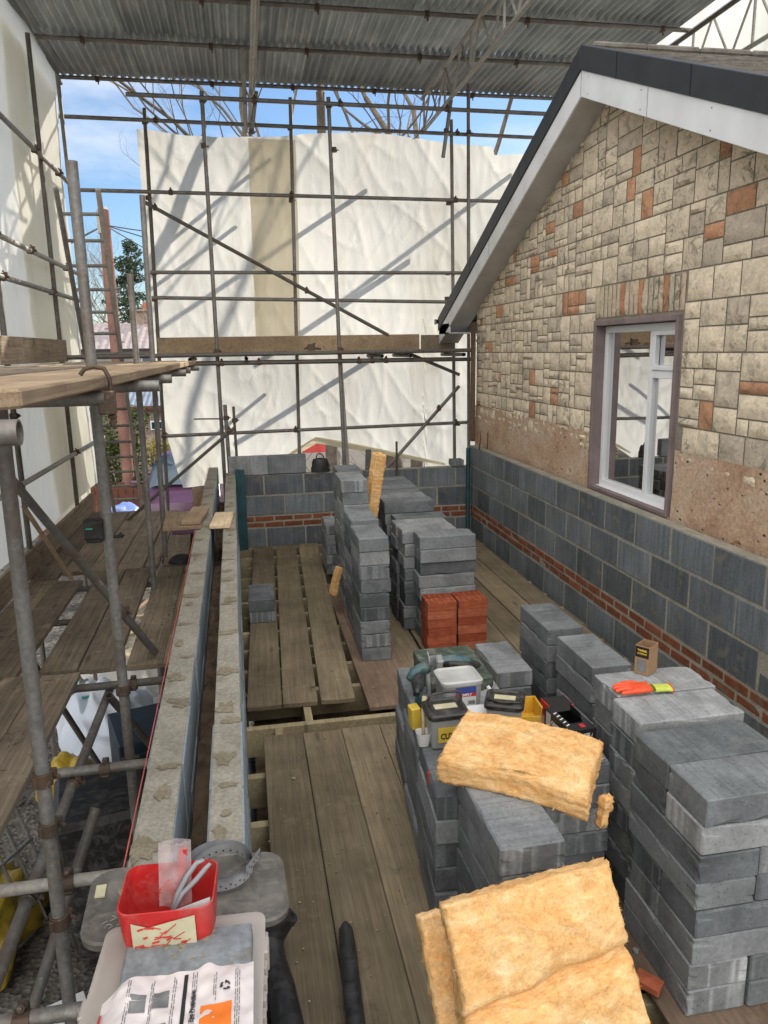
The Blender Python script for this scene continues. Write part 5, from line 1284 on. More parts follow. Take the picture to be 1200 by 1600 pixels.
# ---------------- black pipes
t=thing('waste_pipe','thick black waste pipe with a socket bend, lying beside the cavity wall','pipe',(0,0,0))
mb=MB(); mb.path([(.045,1.1,-2.235),(.04,1.6,-2.235),(.035,2.1,-2.235),(.012,2.30,-2.235),(-.012,2.42,-2.235),(-.020,2.49,-2.222),(-.010,2.53,-2.195),(.005,2.55,-2.165)],.053,20,caps=False); mb.build('pipe_body',M['dusty_black'],t,smooth=True)
mb=MB(); a=Vector((-.006,2.535,-2.185)); d=Vector((.42,.15,.62)).normalized(); mb.tube(a,a+d*.075,.060,24,hollow=True); mb.tube(a+d*.06,a+d*.078,.066,24,hollow=True); mb.build('socket',M['dusty_black'],t,smooth=40)
mb=MB(); mb.path([(.21,1.2,-2.262),(.245,1.9,-2.262),(.275,2.46,-2.262),(.281,2.56,-2.262),(.284,2.60,-2.264)],[.034,.034,.034,.029,.012],16); tag(mb.build('thin_black_pipe',M['dusty_black'],smooth=True),'thinner black pipe with a rounded end lying on the floor boards','pipe')
# ---------------- tools on the block pile
Z6=FZ+6*LH+.001; Z5=FZ+5*LH+.001
t=thing('tool_case','scuffed green metal tool case behind the plastic tubs','case',(.985,3.53,Z5+.003),.0)
mb=MB(); shell(mb,[(.004,0),(0,.003),(0,.115)],.31,.42,.008,True,True); mb.build('case_base',M['green_case'],t,smooth=30)
mb=MB(); shell(mb,[(-.004,.117),(-.004,.16),(.002,.165)],.31,.42,.008,True,True); mb.build('case_lid',M['green_case'],t,smooth=30)
for x in (-.09,.09): mb=MB(); mb.box(x-.018,x+.018,-.222,-.2145,.09,.14); mb.build('latch',M['tube_dark'],t,bevel=.002)
mb=MB(); mb.path([(-.05,-.214,.075),(-.045,-.235,.075),(.045,-.235,.075),(.05,-.214,.075)],.006,8); mb.build('handle',M['black_plastic'],t,smooth=50)
q=un(712,1033,Z=-1.545)
t=thing('jigsaw','teal and black power jigsaw lying on the green tool case','power tool',(q.x,q.y,Z5+.17),-.15)
mb=MB(); bodyp=[(-.085,.0,.035),(-.06,.0,.04),(-.0,.0,.045),(.05,.0,.042),(.09,.0,.03)]
mb.path(bodyp,[.024,.038,.042,.037,.02],14); mb.build('motor_housing',M['teal_plastic'],t,smooth=True)
mb=MB(); mb.path([(-.07,-.03,.05),(-.03,-.052,.06),(.03,-.055,.055),(.08,-.045,.045),(.11,-.015,.035),(.09,.01,.03)],[.014,.016,.018,.018,.016,.02],10); mb.build('grip',M['black_plastic'],t,smooth=True)
mb=MB(); mb.box(-.14,-.135,-.06,.06,.0,.085); mb.box(-.135,-.06,.05,.056,.005,.06); 
for k in range(5): mb.box(-.133,-.06,-.045+k*.02,-.043+k*.02,.001,.006)
mb.build('base_plate',M['band_steel'],t)
mb=MB(); mb.box(-.10,-.062,-.045,.04,.01,.075); mb.build('blade_guard',M['clear_tub'],t,bevel=.008)
def lidtub(x,y,z,w_,d_,h_,rz,label,name='screw_tub',lidmat='black_plastic',handle=True,lab='CUTTER'):
    t=thing(name,label,'tub',(x,y,z+.001),rz,None)
    mb=MB(); shell(mb,[(.014,0),(.008,.004),(.0,h_-.03)],w_,d_,.018,True,True); mb.build('tub_body',M['clear_tub'],t,smooth=35)
    mb=MB(); shell(mb,[(-.004,h_-.032),(-.009,h_-.026),(-.009,h_-.012),(-.003,h_-.004),(.01,h_),(.018,h_-.006),(.03,h_-.006)],w_,d_,.02,True,True); L_=mb.build('tub_lid',M[lidmat],t,smooth=35)
    mb=MB(); mb.box(-w_*.3,w_*.3,-.02,.02,h_-.006,h_-.003); mb.build('lid_sticker',M['label_cream'],L_)
    if handle=='up': pts=[(-w_*.42,0,h_-.01),(-w_*.43,.004,h_+.045),(-w_*.33,.006,h_+.052),(0,.008,h_+.056),(w_*.33,.006,h_+.056),(w_*.43,.004,h_+.05),(w_*.42,0,h_-.01)]
    else: pts=[(-w_*.5,0,h_-.006),(-w_*.47,-d_*.36,h_+.005),(0,-d_*.5,h_+.008),(w_*.47,-d_*.36,h_+.005),(w_*.5,0,h_-.006)]
    mb=MB(); mb.path(pts,.0062,8); mb.build('handle',M['black_plastic'],t,smooth=50)
    mb=MB(); yf=-d_/2-.0035; zz=h_*.42; mb.box(-w_*.32,w_*.42,yf,yf+.002,zz-.035,zz+.033); mb.build('label_sticker',M['label_yellow'],t)
    text(lab,.036,frame((w_*.06,yf-.001,zz-.008),(1,0,0),(0,0,1)),M['ink_black'],t,'label_lettering',.0010,.78)
    return t
lidtub(.775,2.875,Z6,.165,.15,.165,.02,'black-lidded screw tub with its handle up, label reading CUTTER','screw_tub',handle='up')
lidtub(1.062,2.925,Z6,.155,.15,.150,-.42,'black-lidded screw tub with its handle down, right of the clear tub')
t=thing('clear_tub','cloudy rectangular tub with a white lid and a blue and red label','tub',(.915,3.165,Z6+.001),.02)
mb=MB(); shell(mb,[(.014,0),(.008,.004),(.0,.145)],.19,.165,.025,True,True); mb.build('tub_body',M['clear_tub'],t,smooth=35)
mb=MB(); shell(mb,[(-.004,.140),(-.007,.146),(-.007,.16),(0,.166),(.008,.166),(.014,.161),(.03,.161)],.19,.165,.028,True,True); mb.build('tub_lid',simple('white_lid',(.5,.5,.47),.4),t,smooth=35)
mb=MB(); mb.box(-.035,.062,-.0845,-.0825,.105,.135); mb.build('blue_label',M['label_blue'],t); mb=MB(); mb.box(-.035,.062,-.0845,-.0825,.088,.104); mb.build('red_label',M['card_red'],t); mb=MB(); mb.box(-.035,.062,-.0845,-.0825,.04,.087); mb.build('white_label',M['card_white'],t)
text('SIMPLY',.017,frame((.014,-.0858,.097),(1,0,0),(0,0,1)),M['ink_white'],t,'label_lettering',.0004)
mb=MB()
for k in range(12): mb.box(.025+k*.0027,.0262+k*.0027,-.0856,-.0846,.05,.068)
mb.build('barcode',M['ink_black'],t)
t=thing('white_carton','low white carton with black print between the tubs','carton',(.935,2.975,Z6+.001),.02)
mb=MB(); mb.box(-.075,.085,-.075,.045,0,.075); mb.build('carton_box',M['card_white'],t,bevel=.002); mb=MB(); mb.box(-.07,-.035,-.0765,-.0752,.01,.055); mb.build('black_print',M['ink_black'],t)
text('E',.04,frame((-.02,-.077,.035),(1,0,0),(0,0,1)),M['ink_black'],t,'lettering',.001)
t=thing('parts_bin','small bright yellow open-fronted parts bin','bin',(1.185,2.975,Z6+.001),-.08)
mb=MB(); mb.box(-.052,-.049,-.06,.06,0,.085); mb.box(.049,.052,-.06,.06,0,.085); mb.box(-.049,.049,.057,.06,0,.085); mb.box(-.049,.049,-.06,-.057,0,.045); mb.box(-.049,.049,-.057,.057,0,.003); mb.box(-.056,-.0525,-.06,.06,.08,.086);mb.box(.0525,.056,-.06,.06,.08,.086); mb.build('bin_body',M['yellow_plastic'],t,bevel=.001)
mb=MB(); mb.box(-.16,.15,-.17,.17,0,.003); tag(mb.build('cardboard_sheet',M['cardboard'],None,(1.225,2.84,Z6+.0005),(0,0,.06)),'flat brown cardboard piece under the glove box and yellow bin','cardboard')
t=thing('glove_box','black printed glove box torn open at the top','carton',(1.315,2.80,Z6+.006),.10)
mb=MB(); mb.box(-.06,.06,-.115,.115,0,.003); mb.box(-.06,-.057,-.115,.115,.003,.08); mb.box(.057,.06,-.115,.115,.003,.08); mb.box(-.057,.057,-.115,-.112,.003,.08); mb.box(-.057,.057,.112,.115,.003,.08)
mb.box(-.057,.057,-.112,-.05,.077,.08); mb.box(-.057,.057,.06,.112,.077,.08); mb.box(-.057,-.03,-.05,.06,.077,.08); mb.box(.035,.057,-.05,.06,.077,.08); mb.build('carton_body',M['card_black'],t)
mb=MB(); mb.add([(.033,-.04,.08),(.033,.055,.08),(.03,.055,.115),(.032,-.03,.108)],[(0,1,2,3)]); mb.build('torn_flap',M['card_black'],t,recalc=False)
mb=MB(); mb.box(.0,.022,-.095,-.065,.0802,.0812); mb.build('red_panel',M['card_red'],t)
text('ORANGE',.019,frame((-.01,-.1165,.055),(1,0,0),(0,0,1)),M['ink_white'],t,'front_lettering',.0006); text('GRIPPER',.017,frame((.004,-.1165,.033),(1,0,0),(0,0,1)),M['ink_grey'],t,'front_lettering',.0003)
text('GRIPPER',.028,frame((-.0615,.0,.04),(0,-1,0),(0,0,1)),M['ink_white'],t,'side_lettering',.0008)
mb=MB()
for k in range(7): mb.box(-.0612,-.0604,.06+k*.006,.063+k*.006,.01,.072)
for k in range(5): mb.obox((-.044,-.06+k*.028,.0806),(.02,.006,.0008),(0,0,.5))
mb.build('white_stripes',M['ink_white'],t)
t=thing('red_carton','low red carton behind the black glove box','carton',(1.335,2.985,Z6+.001),.05)
mb=MB(); mb.box(-.06,.06,-.05,.05,0,.07); mb.build('carton_body',M['card_red'],t,bevel=.002); mb=MB(); mb.box(-.055,.055,-.045,.045,.0702,.072); mb.build('carton_top',M['card_black'],t)
mb=MB(); mb.path([(1.10,2.86,Z6+.02),(1.14,2.82,Z6+.018),(1.19,2.83,Z6+.022),(1.235,2.86,Z6+.018),(1.25,2.80,Z6+.015)],[.014,.016,.013,.012,.01],8); tag(mb.build('black_strap',M['dusty_black'],smooth=True),'crumpled black strap lying in front of the yellow bin','strap')
mb=MB(); mb.path([(1.06,3.16,Z6+.09),(1.08,3.12,Z6+.06),(1.12,3.09,Z6+.05),(1.13,3.03,Z6+.02)],[.010,.012,.010,.008],6); tag(mb.build('white_rag',M['card_white'],smooth=True),'small twisted white rag beside the clear tub','rag')
# left side tools
t=thing('nail_gun','grey and teal nail gun standing at the left edge of the tool pile','power tool',(.755,3.33,Z5+.001),.2)
mb=MB(); mb.path([(0,0,.0),(0,.0,.06),(.0,.0,.13),(-.01,0,.2),(-.02,.0,.235)],[.02,.022,.02,.026,.02],12); mb.build('grip',M['dusty_black'],t,smooth=True)
mb=MB(); mb.path([(-.05,-.02,.20),(-.02,-.01,.225),(.04,.01,.235),(.075,.02,.22)],[.02,.03,.03,.018],12); mb.build('head',M['teal_plastic'],t,smooth=True)
mb=MB(); mb.path([(.06,.01,.2),(.065,.0,.12),(.05,-.03,.03),(.02,-.05,.01)],[.012,.014,.016,.012],8); mb.build('magazine',M['pipe_grey'],t,smooth=True)
t=thing('cordless_drill','teal cordless drill body leaning beside the black-lidded tub','power tool',(.715,3.12,Z6+.001),-.3)
mb=MB(); mb.path([(0,0,.03),(0,.0,.09),(.005,0,.15)],[.018,.018,.02],10); mb.build('grip',M['teal_plastic'],t,smooth=True)
mb=MB(); mb.box(-.03,.03,-.04,.04,0,.035); mb.build('battery',M['black_plastic'],t,bevel=.006)
mb=MB(); mb.path([(.0,.06,.165),(0,.0,.168),(0,-.06,.165),(0,-.085,.163),(0,-.11,.162)],[.022,.028,.026,.016,.014],12); mb.build('motor_housing',M['dusty_black'],t,smooth=True)
mb=MB(); mb.box(-.022,.022,-.03,.03,0,.10); tag(mb.build('yellow_packet',M['label_yellow'],None,(.675,3.02,Z6),(0,-.05,.1),bevel=.003),'small upright yellow packet at the left edge of the tool pile','packet')
t=thing('small_jug','small pale plastic jug holding a wooden handled brush','jug',(.675,2.86,Z6+.001),0)
mb=MB(); shell(mb,[(.01,0),(.0,.06),(.002,.06),(.01,.004)],.065,.065,.02,True,True); mb.build('jug_body',M['card_white'],t,smooth=35); mb=MB(); mb.path([(0,0,.02),(.01,.05,.12),(.03,.1,.17)],[.006,.008,.012],8); mb.build('brush_handle',M['offcut'],t,smooth=True)
mb=MB(); mb.path([(.0,0,0),(.0,.0,.05)],[.012,.012],8); tag(mb.build('red_plug',M['red_plastic'],None,(.655,2.66,Z6-.06),smooth=40),'tiny red plug stuck on the left side of the block pile','plug')
# ---------------- cardboard box and glove
Z8=FZ+8*LH+.001
q=un(1012,1052,Z=Z8)
t=thing('cardboard_box','small open cardboard box with a black and yellow label, on the blocks','box',(q.x,q.y+.02,Z8+.001),.62)
w_,d_,h_=.088,.066,.135; mb=MB()
mb.box(-w_/2,w_/2,-d_/2,d_/2,0,.002)
for (a,b,c,d) in ((-w_/2,-w_/2+.002,-d_/2,d_/2),(w_/2-.002,w_/2,-d_/2,d_/2),(-w_/2+.002,w_/2-.002,-d_/2,-d_/2+.002),(-w_/2+.002,w_/2-.002,d_/2-.002,d_/2)): mb.box(a,b,c,d,.002,h_)
mb.build('box_body',M['cardboard'],t)
mb=MB(); mb.box(-w_/2-.0012,-w_/2-.0002,-d_/2+.002,d_/2-.002,.08,.13); mb.build('black_label',M['card_black'],t); mb=MB(); mb.box(-w_/2-.0012,-w_/2-.0002,-d_/2+.012,d_/2-.014,.015,.07); mb.build('printed_panel',M['ink_grey'],t)
text('TIMBER',.0135,frame((-w_/2-.002,0,.113),(0,-1,0),(0,0,1)),M['label_yellow'],t,'label_lettering',.0005); text('SCREWS',.0115,frame((-w_/2-.002,0,.098),(0,-1,0),(0,0,1)),M['label_yellow'],t,'label_lettering',.0003)
q=un(1004,1081,Z=Z8)
t=thing('work_glove','orange rubber work glove with a lime knitted cuff, lying on the blocks','glove',(q.x,q.y,Z8+.001),-.02,rot=(0,0,-.12))
bm=bmesh.new(); me=bpy.data.meshes.new('hand'); sk=[]
def chain(pts,rs_,root=None):
    vs=[]; prev=root
    for p,r_ in zip(pts,rs_):
        v=bm.verts.new(p); sk.append(r_); vs.append(v)
        if prev: bm.edges.new((prev,v))
        prev=v
    return vs
pv=chain([(.045,0,.016),(.02,0,.018),(-.012,-.002,.019),(-.035,-.002,.018)],[(.032,.013),(.038,.014),(.042,.015),(.040,.0145)])
for (y0,y1,l,dz) in ((.030,.040,.070,.004),(.011,.017,.082,0),(-.010,-.008,.078,.003),(-.030,-.034,.062,-.002)):
    chain([(-.046,y0,.017),(-.046-l*.4,(y0+y1)/2,.018+dz),(-.046-l*.75,y1,.015),(-.046-l,y1-.002,.012)],[(.0115,.0105),(.011,.010),(.010,.0095),(.0085,.008)],pv[3])
chain([(.0,.036,.016),(-.025,.055,.017),(-.055,.062,.014),(-.075,.06,.012)],[(.014,.012),(.0125,.011),(.011,.010),(.009,.008)],pv[1])
bm.to_mesh(me); bm.free(); o=link('glove_hand',me,t); me.materials.append(M['orange_latex'])
md=o.modifiers.new('skin','SKIN'); o.modifiers.new('sub','SUBSURF').levels=2; o.modifiers['sub'].render_levels=2
for i,v in enumerate(me.skin_vertices[0].data): v.radius=sk[i]; v.use_root=(i==0)
md.use_smooth_shade=True
mb=MB(); mb.grid(lambda u,v:((.045+.075*v),(.034-.009*math.sin(math.pi*v*.8)+.006*v)*math.cos(6.283*u)*(1+.03*math.sin(60*u)),.0155+.0115*math.sin(6.283*u)-.002*v),48,8); mb.build('cuff',M['lime_knit'],t,recalc=False,smooth=True)
mb=MB(); mb.path([(.12,.036*math.cos(6.283*k/16),.0135+.0125*math.sin(6.283*k/16)) for k in range(17)],.003,6); mb.build('cuff_edge',M['orange_latex'],t,smooth=True)
# ---------------- things on the end wall
t=thing('black_bag','small black bag with a carry loop standing on the end wall','bag',(.87,9.10,-1.447),.0)
mb=MB(); mb.grid(lambda u,v:((.115*(1-.28*v**2)+.012*noise.noise(Vector((u*5,v*4,0))))*math.cos(6.283*u)*(1 if v<.97 else .3),(.055*(1-.3*v**2))*math.sin(6.283*u)*(1 if v<.97 else .3),.19*v-.02*v*v),20,12); mb.build('bag_body',M['dusty_black'],t,recalc=False,smooth=True)
mb=MB(); mb.path([(-.05,0,.16),(-.035,0,.215),(.0,0,.228),(.035,0,.20),(.05,0,.16)],.008,8); mb.build('carry_loop',M['black_plastic'],t,smooth=True)
mb=MB(); mb.tube((0,0,0),(0,0,.85),.014,10); tag(mb.build('steel_bar',M['coupler'],None,(1.808,9.0,-1.95),smooth=40),'short rusty steel bar standing up against the end wall','bar')
mb=MB(); mb.box(-.035,.035,-.012,.012,0,.25); tag(mb.build('timber_peg',M['tube_dark'],None,(1.46,9.1,-1.447),(0,.05,0),bevel=.004),'dark upright bracket standing on the end wall behind the insulation strip','bracket')
mb=MB(); mb.path([(.05,0,0),(.06,0,.1),(.055,.0,.2)],.008,6); mb.path([(-.05,0,0),(-.03,0,.12),(-.04,.0,.22)],.008,6); tag(mb.build('wall_tie',M['coupler'],None,(2.82,8.7,-1.2),smooth=True),'pair of bent steel ties standing on the side wall top','wall tie')
# ================================================================== BACKGROUND BEYOND THE SITE
def leafcloud(mb,c,rad,n,size,seed,shape=None):
    rr=random.Random(seed)
    for _ in range(n):
        while True:
            p=Vector((rr.uniform(-1,1),rr.uniform(-1,1),rr.uniform(-1,1)))
            if p.length<1 and p.length>rr.uniform(.25,.95) and noise.noise(Vector((p.x*2.4,p.y*2.4,p.z*2.4+seed)))>-.18: break
        q=Vector(c)+Vector((p.x*rad[0],p.y*rad[1],p.z*rad[2]))
        a=Vector((rr.uniform(-1,1),rr.uniform(-1,1),rr.uniform(-.6,.6))).normalized(); b=a.cross(Vector((rr.uniform(-1,1),rr.uniform(-1,1),rr.uniform(-1,1)))).normalized(); s_=size*rr.uniform(.6,1.3)
        mb.add([q-a*s_,q+b*s_*.45,q+a*s_,q-b*s_*.45],[(0,1,2,3)])
def baretree(name,label,base,h,seed,spread=.5,lv=6,r0=.16,group=None,mat='bark',twm='twig',lean=(0,0),first=.35,nb=2,ratio=.8,droop=0):
    rr=random.Random(seed); tr=MB(); tw=MB()
    t=thing(name,label,'tree',base,0,group)
    def grow(p,d,l,r_,k):
        pts=[p]; rs_=[r_]; n=4 if k<3 else 3; q=p; dd=d.copy()
        for i in range(n):
            dd=(dd+Vector((rr.uniform(-1,1),rr.uniform(-1,1),rr.uniform(-.6,.9)+.10-droop*k*.08))*(.24+.035*k)).normalized(); q=q+dd*l/n; pts.append(q); rs_.append(r_*(1-.38*(i+1)/n))
        (tr if k<3 else tw).path(pts,rs_,8 if k<2 else 5 if k<4 else 3,caps=(k>4))
        if k>=lv: return
        m=nb+(rr.random()<.55)+(1 if k>=lv-2 else 0)
        for j in range(m):
            u=1 if j==0 else rr.uniform(.45,1); i0=min(n-1,int(u*n)); s0=pts[i0]+(pts[i0+1]-pts[i0])*(u*n-i0) if i0<n else pts[-1]
            ax=Vector((rr.uniform(-1,1),rr.uniform(-1,1),rr.uniform(-.4,.5))).normalized()
            nd=(dd*(1-.0)+ax*(spread*(.55 if j==0 else 1.15))).normalized()
            grow(s0,nd,l*ratio*rr.uniform(.72,1.08),rs_[min(i0+1,n)]*(.85 if j==0 else .6),k+1)
    grow(Vector((0,0,0)),Vector((lean[0],lean[1],1)).normalized(),h*first,r0,0)
    tr.build('trunk',M[mat],t,smooth=True,recalc=False); tw.build('branches',M[twm],t,recalc=False); return t
GTR='bare trees behind the end sheeting'
baretree('bare_tree','big bare tree behind the end sheeting, trunk forking at the middle',(3.3,16.2,GZ),11.5,7,.66,8,.21,GTR,twm='twiglight',first=.5,nb=2,ratio=.70)
baretree('bare_tree','bare tree with long drooping limbs left of the big forked tree',(1.9,17.2,GZ),11.0,19,.75,8,.17,GTR,twm='twig',first=.52,lean=(-.06,0),ratio=.66,droop=.5)
baretree('bare_tree','bare tree behind the end sheeting, near the house verge',(5.6,17.5,GZ),11.5,29,.66,8,.19,GTR,twm='twig',first=.54,ratio=.66)
baretree('bare_tree','slim bare tree between the forked tree and the house',(4.6,20,GZ),12.0,41,.6,7,.18,GTR,twm='twig',first=.5,ratio=.68)
baretree('bare_tree','slender bare tree at the left side of the end sheeting',(.2,19.5,GZ),10.0,53,.7,6,.13,GTR,twm='twig',first=.55,ratio=.68)
GTW='bare trees on the far side of the road'
far=[(-13.0,62,17,1),(-10.9,58,17.4,2),(-9.0,63,17,3),(-7.3,60,16.5,4),(-12,70,18.8,5),(-8.4,72,19,6),(-15.2,66,18,8),(-5.6,64,16,9),(-10,66,16,10),(-11.6,64,15,12)]
for i,(x,y,h_,s_) in enumerate(far):
    baretree('bare_tree',f'hazy brown leafless tree beyond the pink roof, {ORD[i]} of the distant clump',(x,y,GZ),h_,s_*3+1,.6,6,.2,GTW,mat='twiglight',twm='twiglight',first=.3,ratio=.74)
# conifer
ct=thing('conifer_tree','dark green conifer beyond the sheeting edge, above the far chimney','tree',(-5.75,44,GZ))
mb=MB(); mb.path([(0,0,0),(.05,0,5),(.0,0,9.5)],[.3,.2,.05],8); mb.build('trunk',M['bark'],ct,smooth=True)
mb=MB(); rr=random.Random(6)
for k in range(46):
    z=2.2+7.6*k/46; r_=1.9*(1-(z-2.2)/8.6)**.75*rr.uniform(.5,1.15); a=rr.uniform(0,6.283)
    leafcloud(mb,(r_*.62*math.cos(a),r_*.62*math.sin(a),z+rr.uniform(-.2,.2)),(r_*.6+.2,r_*.6+.2,.26),230,.085,k+1)
mb.build('crown',M['needle'],ct,recalc=False)
# telegraph pole with wires
q=un(172,420,Y=17.5); b0=un(203,770,Y=17.5); d=(un(161,328,Y=17.5)-b0)
tp=thing('telegraph_pole','tall red-brown wooden telegraph pole leaning slightly, seen past the ladder','pole',b0+d*((GZ-b0.z)/d.z))
A=Vector((0,0,0)); B=un(161,328,Y=17.5)-Vector(tp.location)
mb=MB(); mb.tube(A,B,.135,16,r2=.115); mb.build('shaft',M['pole_wood'],tp,smooth=40)
mb=MB(); mb.tube(B,B+Vector((0,0,.07)),.12,12,r2=.05); mb.obox(B+Vector((-.08,-.05,-.25)),(.1,.1,.45)); mb.build('pole_cap',M['tube_pale'],tp)
mb=MB()
for k in range(8): z=1.8+k*.55; c=A+(B-A)*(z/B.z); mb.tube(c+Vector((-.2,-.05,0)),c+Vector((.0,-.05,0)),.012,6); mb.tube(c+Vector((.0,-.05,.27)),c+Vector((.2,-.05,.27)),.012,6)
mb.build('step_iron',M['tube_dark'],tp)
mb=MB(); P=B+Vector((0,0,-.3))
for (dx,dy,dz) in ((5.2,2,-.6),(5.0,5,-1.9),(-4,2,-.7),(-3.6,-1,-1.4),(4.8,-2,-.2)):
    mb.path([P+Vector((dx*k/8,dy*k/8,dz*k/8-.25*math.sin(math.pi*k/8))) for k in range(9)],.012,4)
mb.build('wires',M['cord_grey'],tp,recalc=False)
# ladder
lt=un(92,296,Y=7.7); rt_=un(148,294,Y=7.7); lb_=un(180,800,Y=10.6); rb_=un(222,800,Y=10.6)
la=thing('ladder','long metal ladder leaning up to the left scaffold before the telegraph pole','ladder',(0,0,0))
wv=.38
cl_=(lt+rt_)/2; cb=(lb_+rb_)/2; dv=(cb-cl_); cb2=cl_+dv*((GZ-cl_.z)/dv.z); side=Vector((1,-.03,0)).normalized()*wv/2
la.location=cb2
for s_ in (-1,1):
    mb=MB(); a=side*s_; b=(cl_-cb2)+side*s_*.97; dr=(b-a); n=12
    for k in range(1): mb.path([a,b],[.028,.028],4)
    mb.build('stile',M['tube' if s_<0 else 'tube_pale'],la)
L_=(cl_-cb2).length; k=0; s_=.2
while s_<L_-.1:
    c=(cl_-cb2)*(s_/L_); mb=MB(); mb.tube(c-side*.98,c+side*.98,.0165,8); mb.build('rung',M['tube'],la,smooth=40); s_+=.275; k+=1
# shed with corrugated blue-grey roof
sh=thing('stone_shed','low rubble-walled shed with a blue-grey corrugated roof and one tiny window','shed',(-3.6,24,GZ))
mb=MB(); mb.box(-3.0,3.2,0,4,0,2.48); mb.build('wall',M['rubble_wall'],sh,bevel=.01)
mb=MB(); mb.grid(lambda u,v:(-3.15+6.5*u,-.25+2.4*v,2.46+.62*v+.018*math.cos(2*math.pi*(6.5*u)/.16)),320,3); mb.grid(lambda u,v:(-3.15+6.5*u,4.25-2.1*v,2.46+.62*v+.018*math.cos(2*math.pi*(6.5*u)/.16)),320,2); mb.build('roof',M['blue_roof'],sh,recalc=False,smooth=True)
mb=MB(); mb.box(.72,1.08,-.06,.02,1.72,2.0); mb.build('window_frame',M['white_upvc'],sh); mb=MB(); mb.box(.76,1.04,-.075,-.06,1.76,1.96); mb.build('window_pane',M['blue_glass'],sh)
fg=MB(); fg.box(-3.15,3.35,-.28,-.25,2.36,2.47); fg.build('fascia',M['fence_brown'],sh)
# far bungalow with pale ribbed roof
hs=thing('far_bungalow','distant pale bungalow with a ribbed pinkish-grey roof and two chimneys','bungalow',(-6.2,38,GZ))
mb=MB(); mb.box(-4.6,4.2,0,7,0,4.3); mb.build('wall',M['house_pale'],hs)
mb=MB()
for (ya,yb) in ((-.5,3.5),(7.5,3.5)): mb.grid(lambda u,v:(-4.9+9.4*u,ya+(yb-ya)*v,4.25+1.35*v+.03*math.cos(2*math.pi*(9.4*u)/.33)),230,2)
R_=mb.build('roof',M['pink_roof'],hs,recalc=False,smooth=True)
mb=MB(); mb.box(-4.95,4.55,-.62,-.5,4.15,4.27); mb.build('gutter',M['gutter_black'],hs)
for x in (1.42,): 
    mb=MB(); mb.box(x-.42,x+.42,3.2,3.9,5.3,6.15); mb.box(x-.48,x+.48,3.1,3.95,6.15,6.25); c_=mb.build('chimney',M['rubble_wall'],R_); mb=MB(); mb.tube((x,3.5,6.25),(x,3.5,6.62),.14,10,r2=.11); mb.build('chimney_pot',M['terracotta'],c_,smooth=40)
mb=MB(); mb.box(1.45,2.45,-.06,.02,2.6,3.9); wf_=mb.build('window',M['white_upvc'],hs); 
for k in range(2): mb=MB(); mb.box(1.52+k*.47,1.93+k*.47,-.08,-.06,2.68,3.82); mb.build('window_pane',M['blue_glass'],wf_)
# shrubs
bs=thing('evergreen_shrub','tall leafy green shrub growing before the stone shed wall','shrub',(-2.95,18.6,GZ))
mb=MB(); 
for k in range(9): a=k*.7; mb.path([(0,0,0),(.3*math.cos(a),.2*math.sin(a),1.2),(.55*math.cos(a),.4*math.sin(a),2.4)],[.035,.025,.01],5)
mb.build('stems',M['bark'],bs,recalc=False)
mb=MB()
for k in range(60):
    z=.3+2.45*rr.random(); a=rr.uniform(0,6.283); r_=.72*(1-.25*abs(z-1.4)/1.4)*rr.uniform(.3,1.0); leafcloud(mb,(r_*math.cos(a),.7*r_*math.sin(a),z),(.28,.28,.25),90,.05,k)
mb.build('foliage',M['leaf'],bs,recalc=False)
ys=thing('yellow_shrub','low yellow-green shrub right of the evergreen, before the shed','shrub',(-2.35,20.5,GZ))
mb=MB()
for k in range(7): a=k*.9; mb.path([(0,0,0),(.3*math.cos(a),.2*math.sin(a),.7),(.5*math.cos(a),.4*math.sin(a),1.5)],[.03,.02,.01],5)
mb.build('stems',M['bark'],ys,recalc=False)
mb=MB()
for k in range(34):
    z=.2+1.5*rr.random(); a=rr.uniform(0,6.283); r_=.55*rr.uniform(.3,1.0); leafcloud(mb,(r_*math.cos(a),.7*r_*math.sin(a),z),(.25,.25,.22),80,.045,k+80)
mb.build('foliage',M['leafyel'],ys,recalc=False)
# fence
fe=thing('brown_fence','low brown board fence behind the bins and the purple car','fence',(-4.6,17.0,GZ))
for k in range(22):
    mb=MB(); mb.box(k*.16,k*.16+.145,0,.022,0,1.22+.03*math.sin(k*3)); mb.build('pale',M['fence_brown'],fe)
for z in (.25,1.0): mb=MB(); mb.box(0,3.55,.024,.06,z,z+.09); mb.build('rail',M['fence_brown'],fe)
# car
cr=thing('purple_car','purple rounded car parked beyond the far edge of the scaffold boards','car',(-1.42,15.2,GZ+.02),-.03)
Wc=1.55
prof=[(0.0,.35),(-.02,.62),(.1,.86),(.75,.98),(1.25,1.28),(1.55,1.46),(2.1,1.52),(2.9,1.47),(3.5,1.1),(3.75,.9),(3.8,.4)]
prof=[(y,z*1.22) for y,z in prof]
def carw(z): return Wc/2*(1-.0 if z<1.1 else 1-.16*((z-1.1)/.75)**2)
mb=MB(); n=len(prof); vs=[]; nx=14
for (y,z) in prof:
    for k in range(nx+1):
        u=-1+2*k/nx; e=abs(u)**6; vs.append((u*carw(z),y+.10*u*u,z-.16*e*(z>.6)))
mb.add(vs,[(i*(nx+1)+k,i*(nx+1)+k+1,(i+1)*(nx+1)+k+1,(i+1)*(nx+1)+k) for i in range(n-1) for k in range(nx)])
for s_ in (0,nx):
    mb.add([vs[i*(nx+1)+s_] for i in range(n)],[tuple(range(n)) if s_ else tuple(range(n-1,-1,-1))])
mb.build('body',M['car_purple'],cr,smooth=50,recalc=False)
mb=MB()
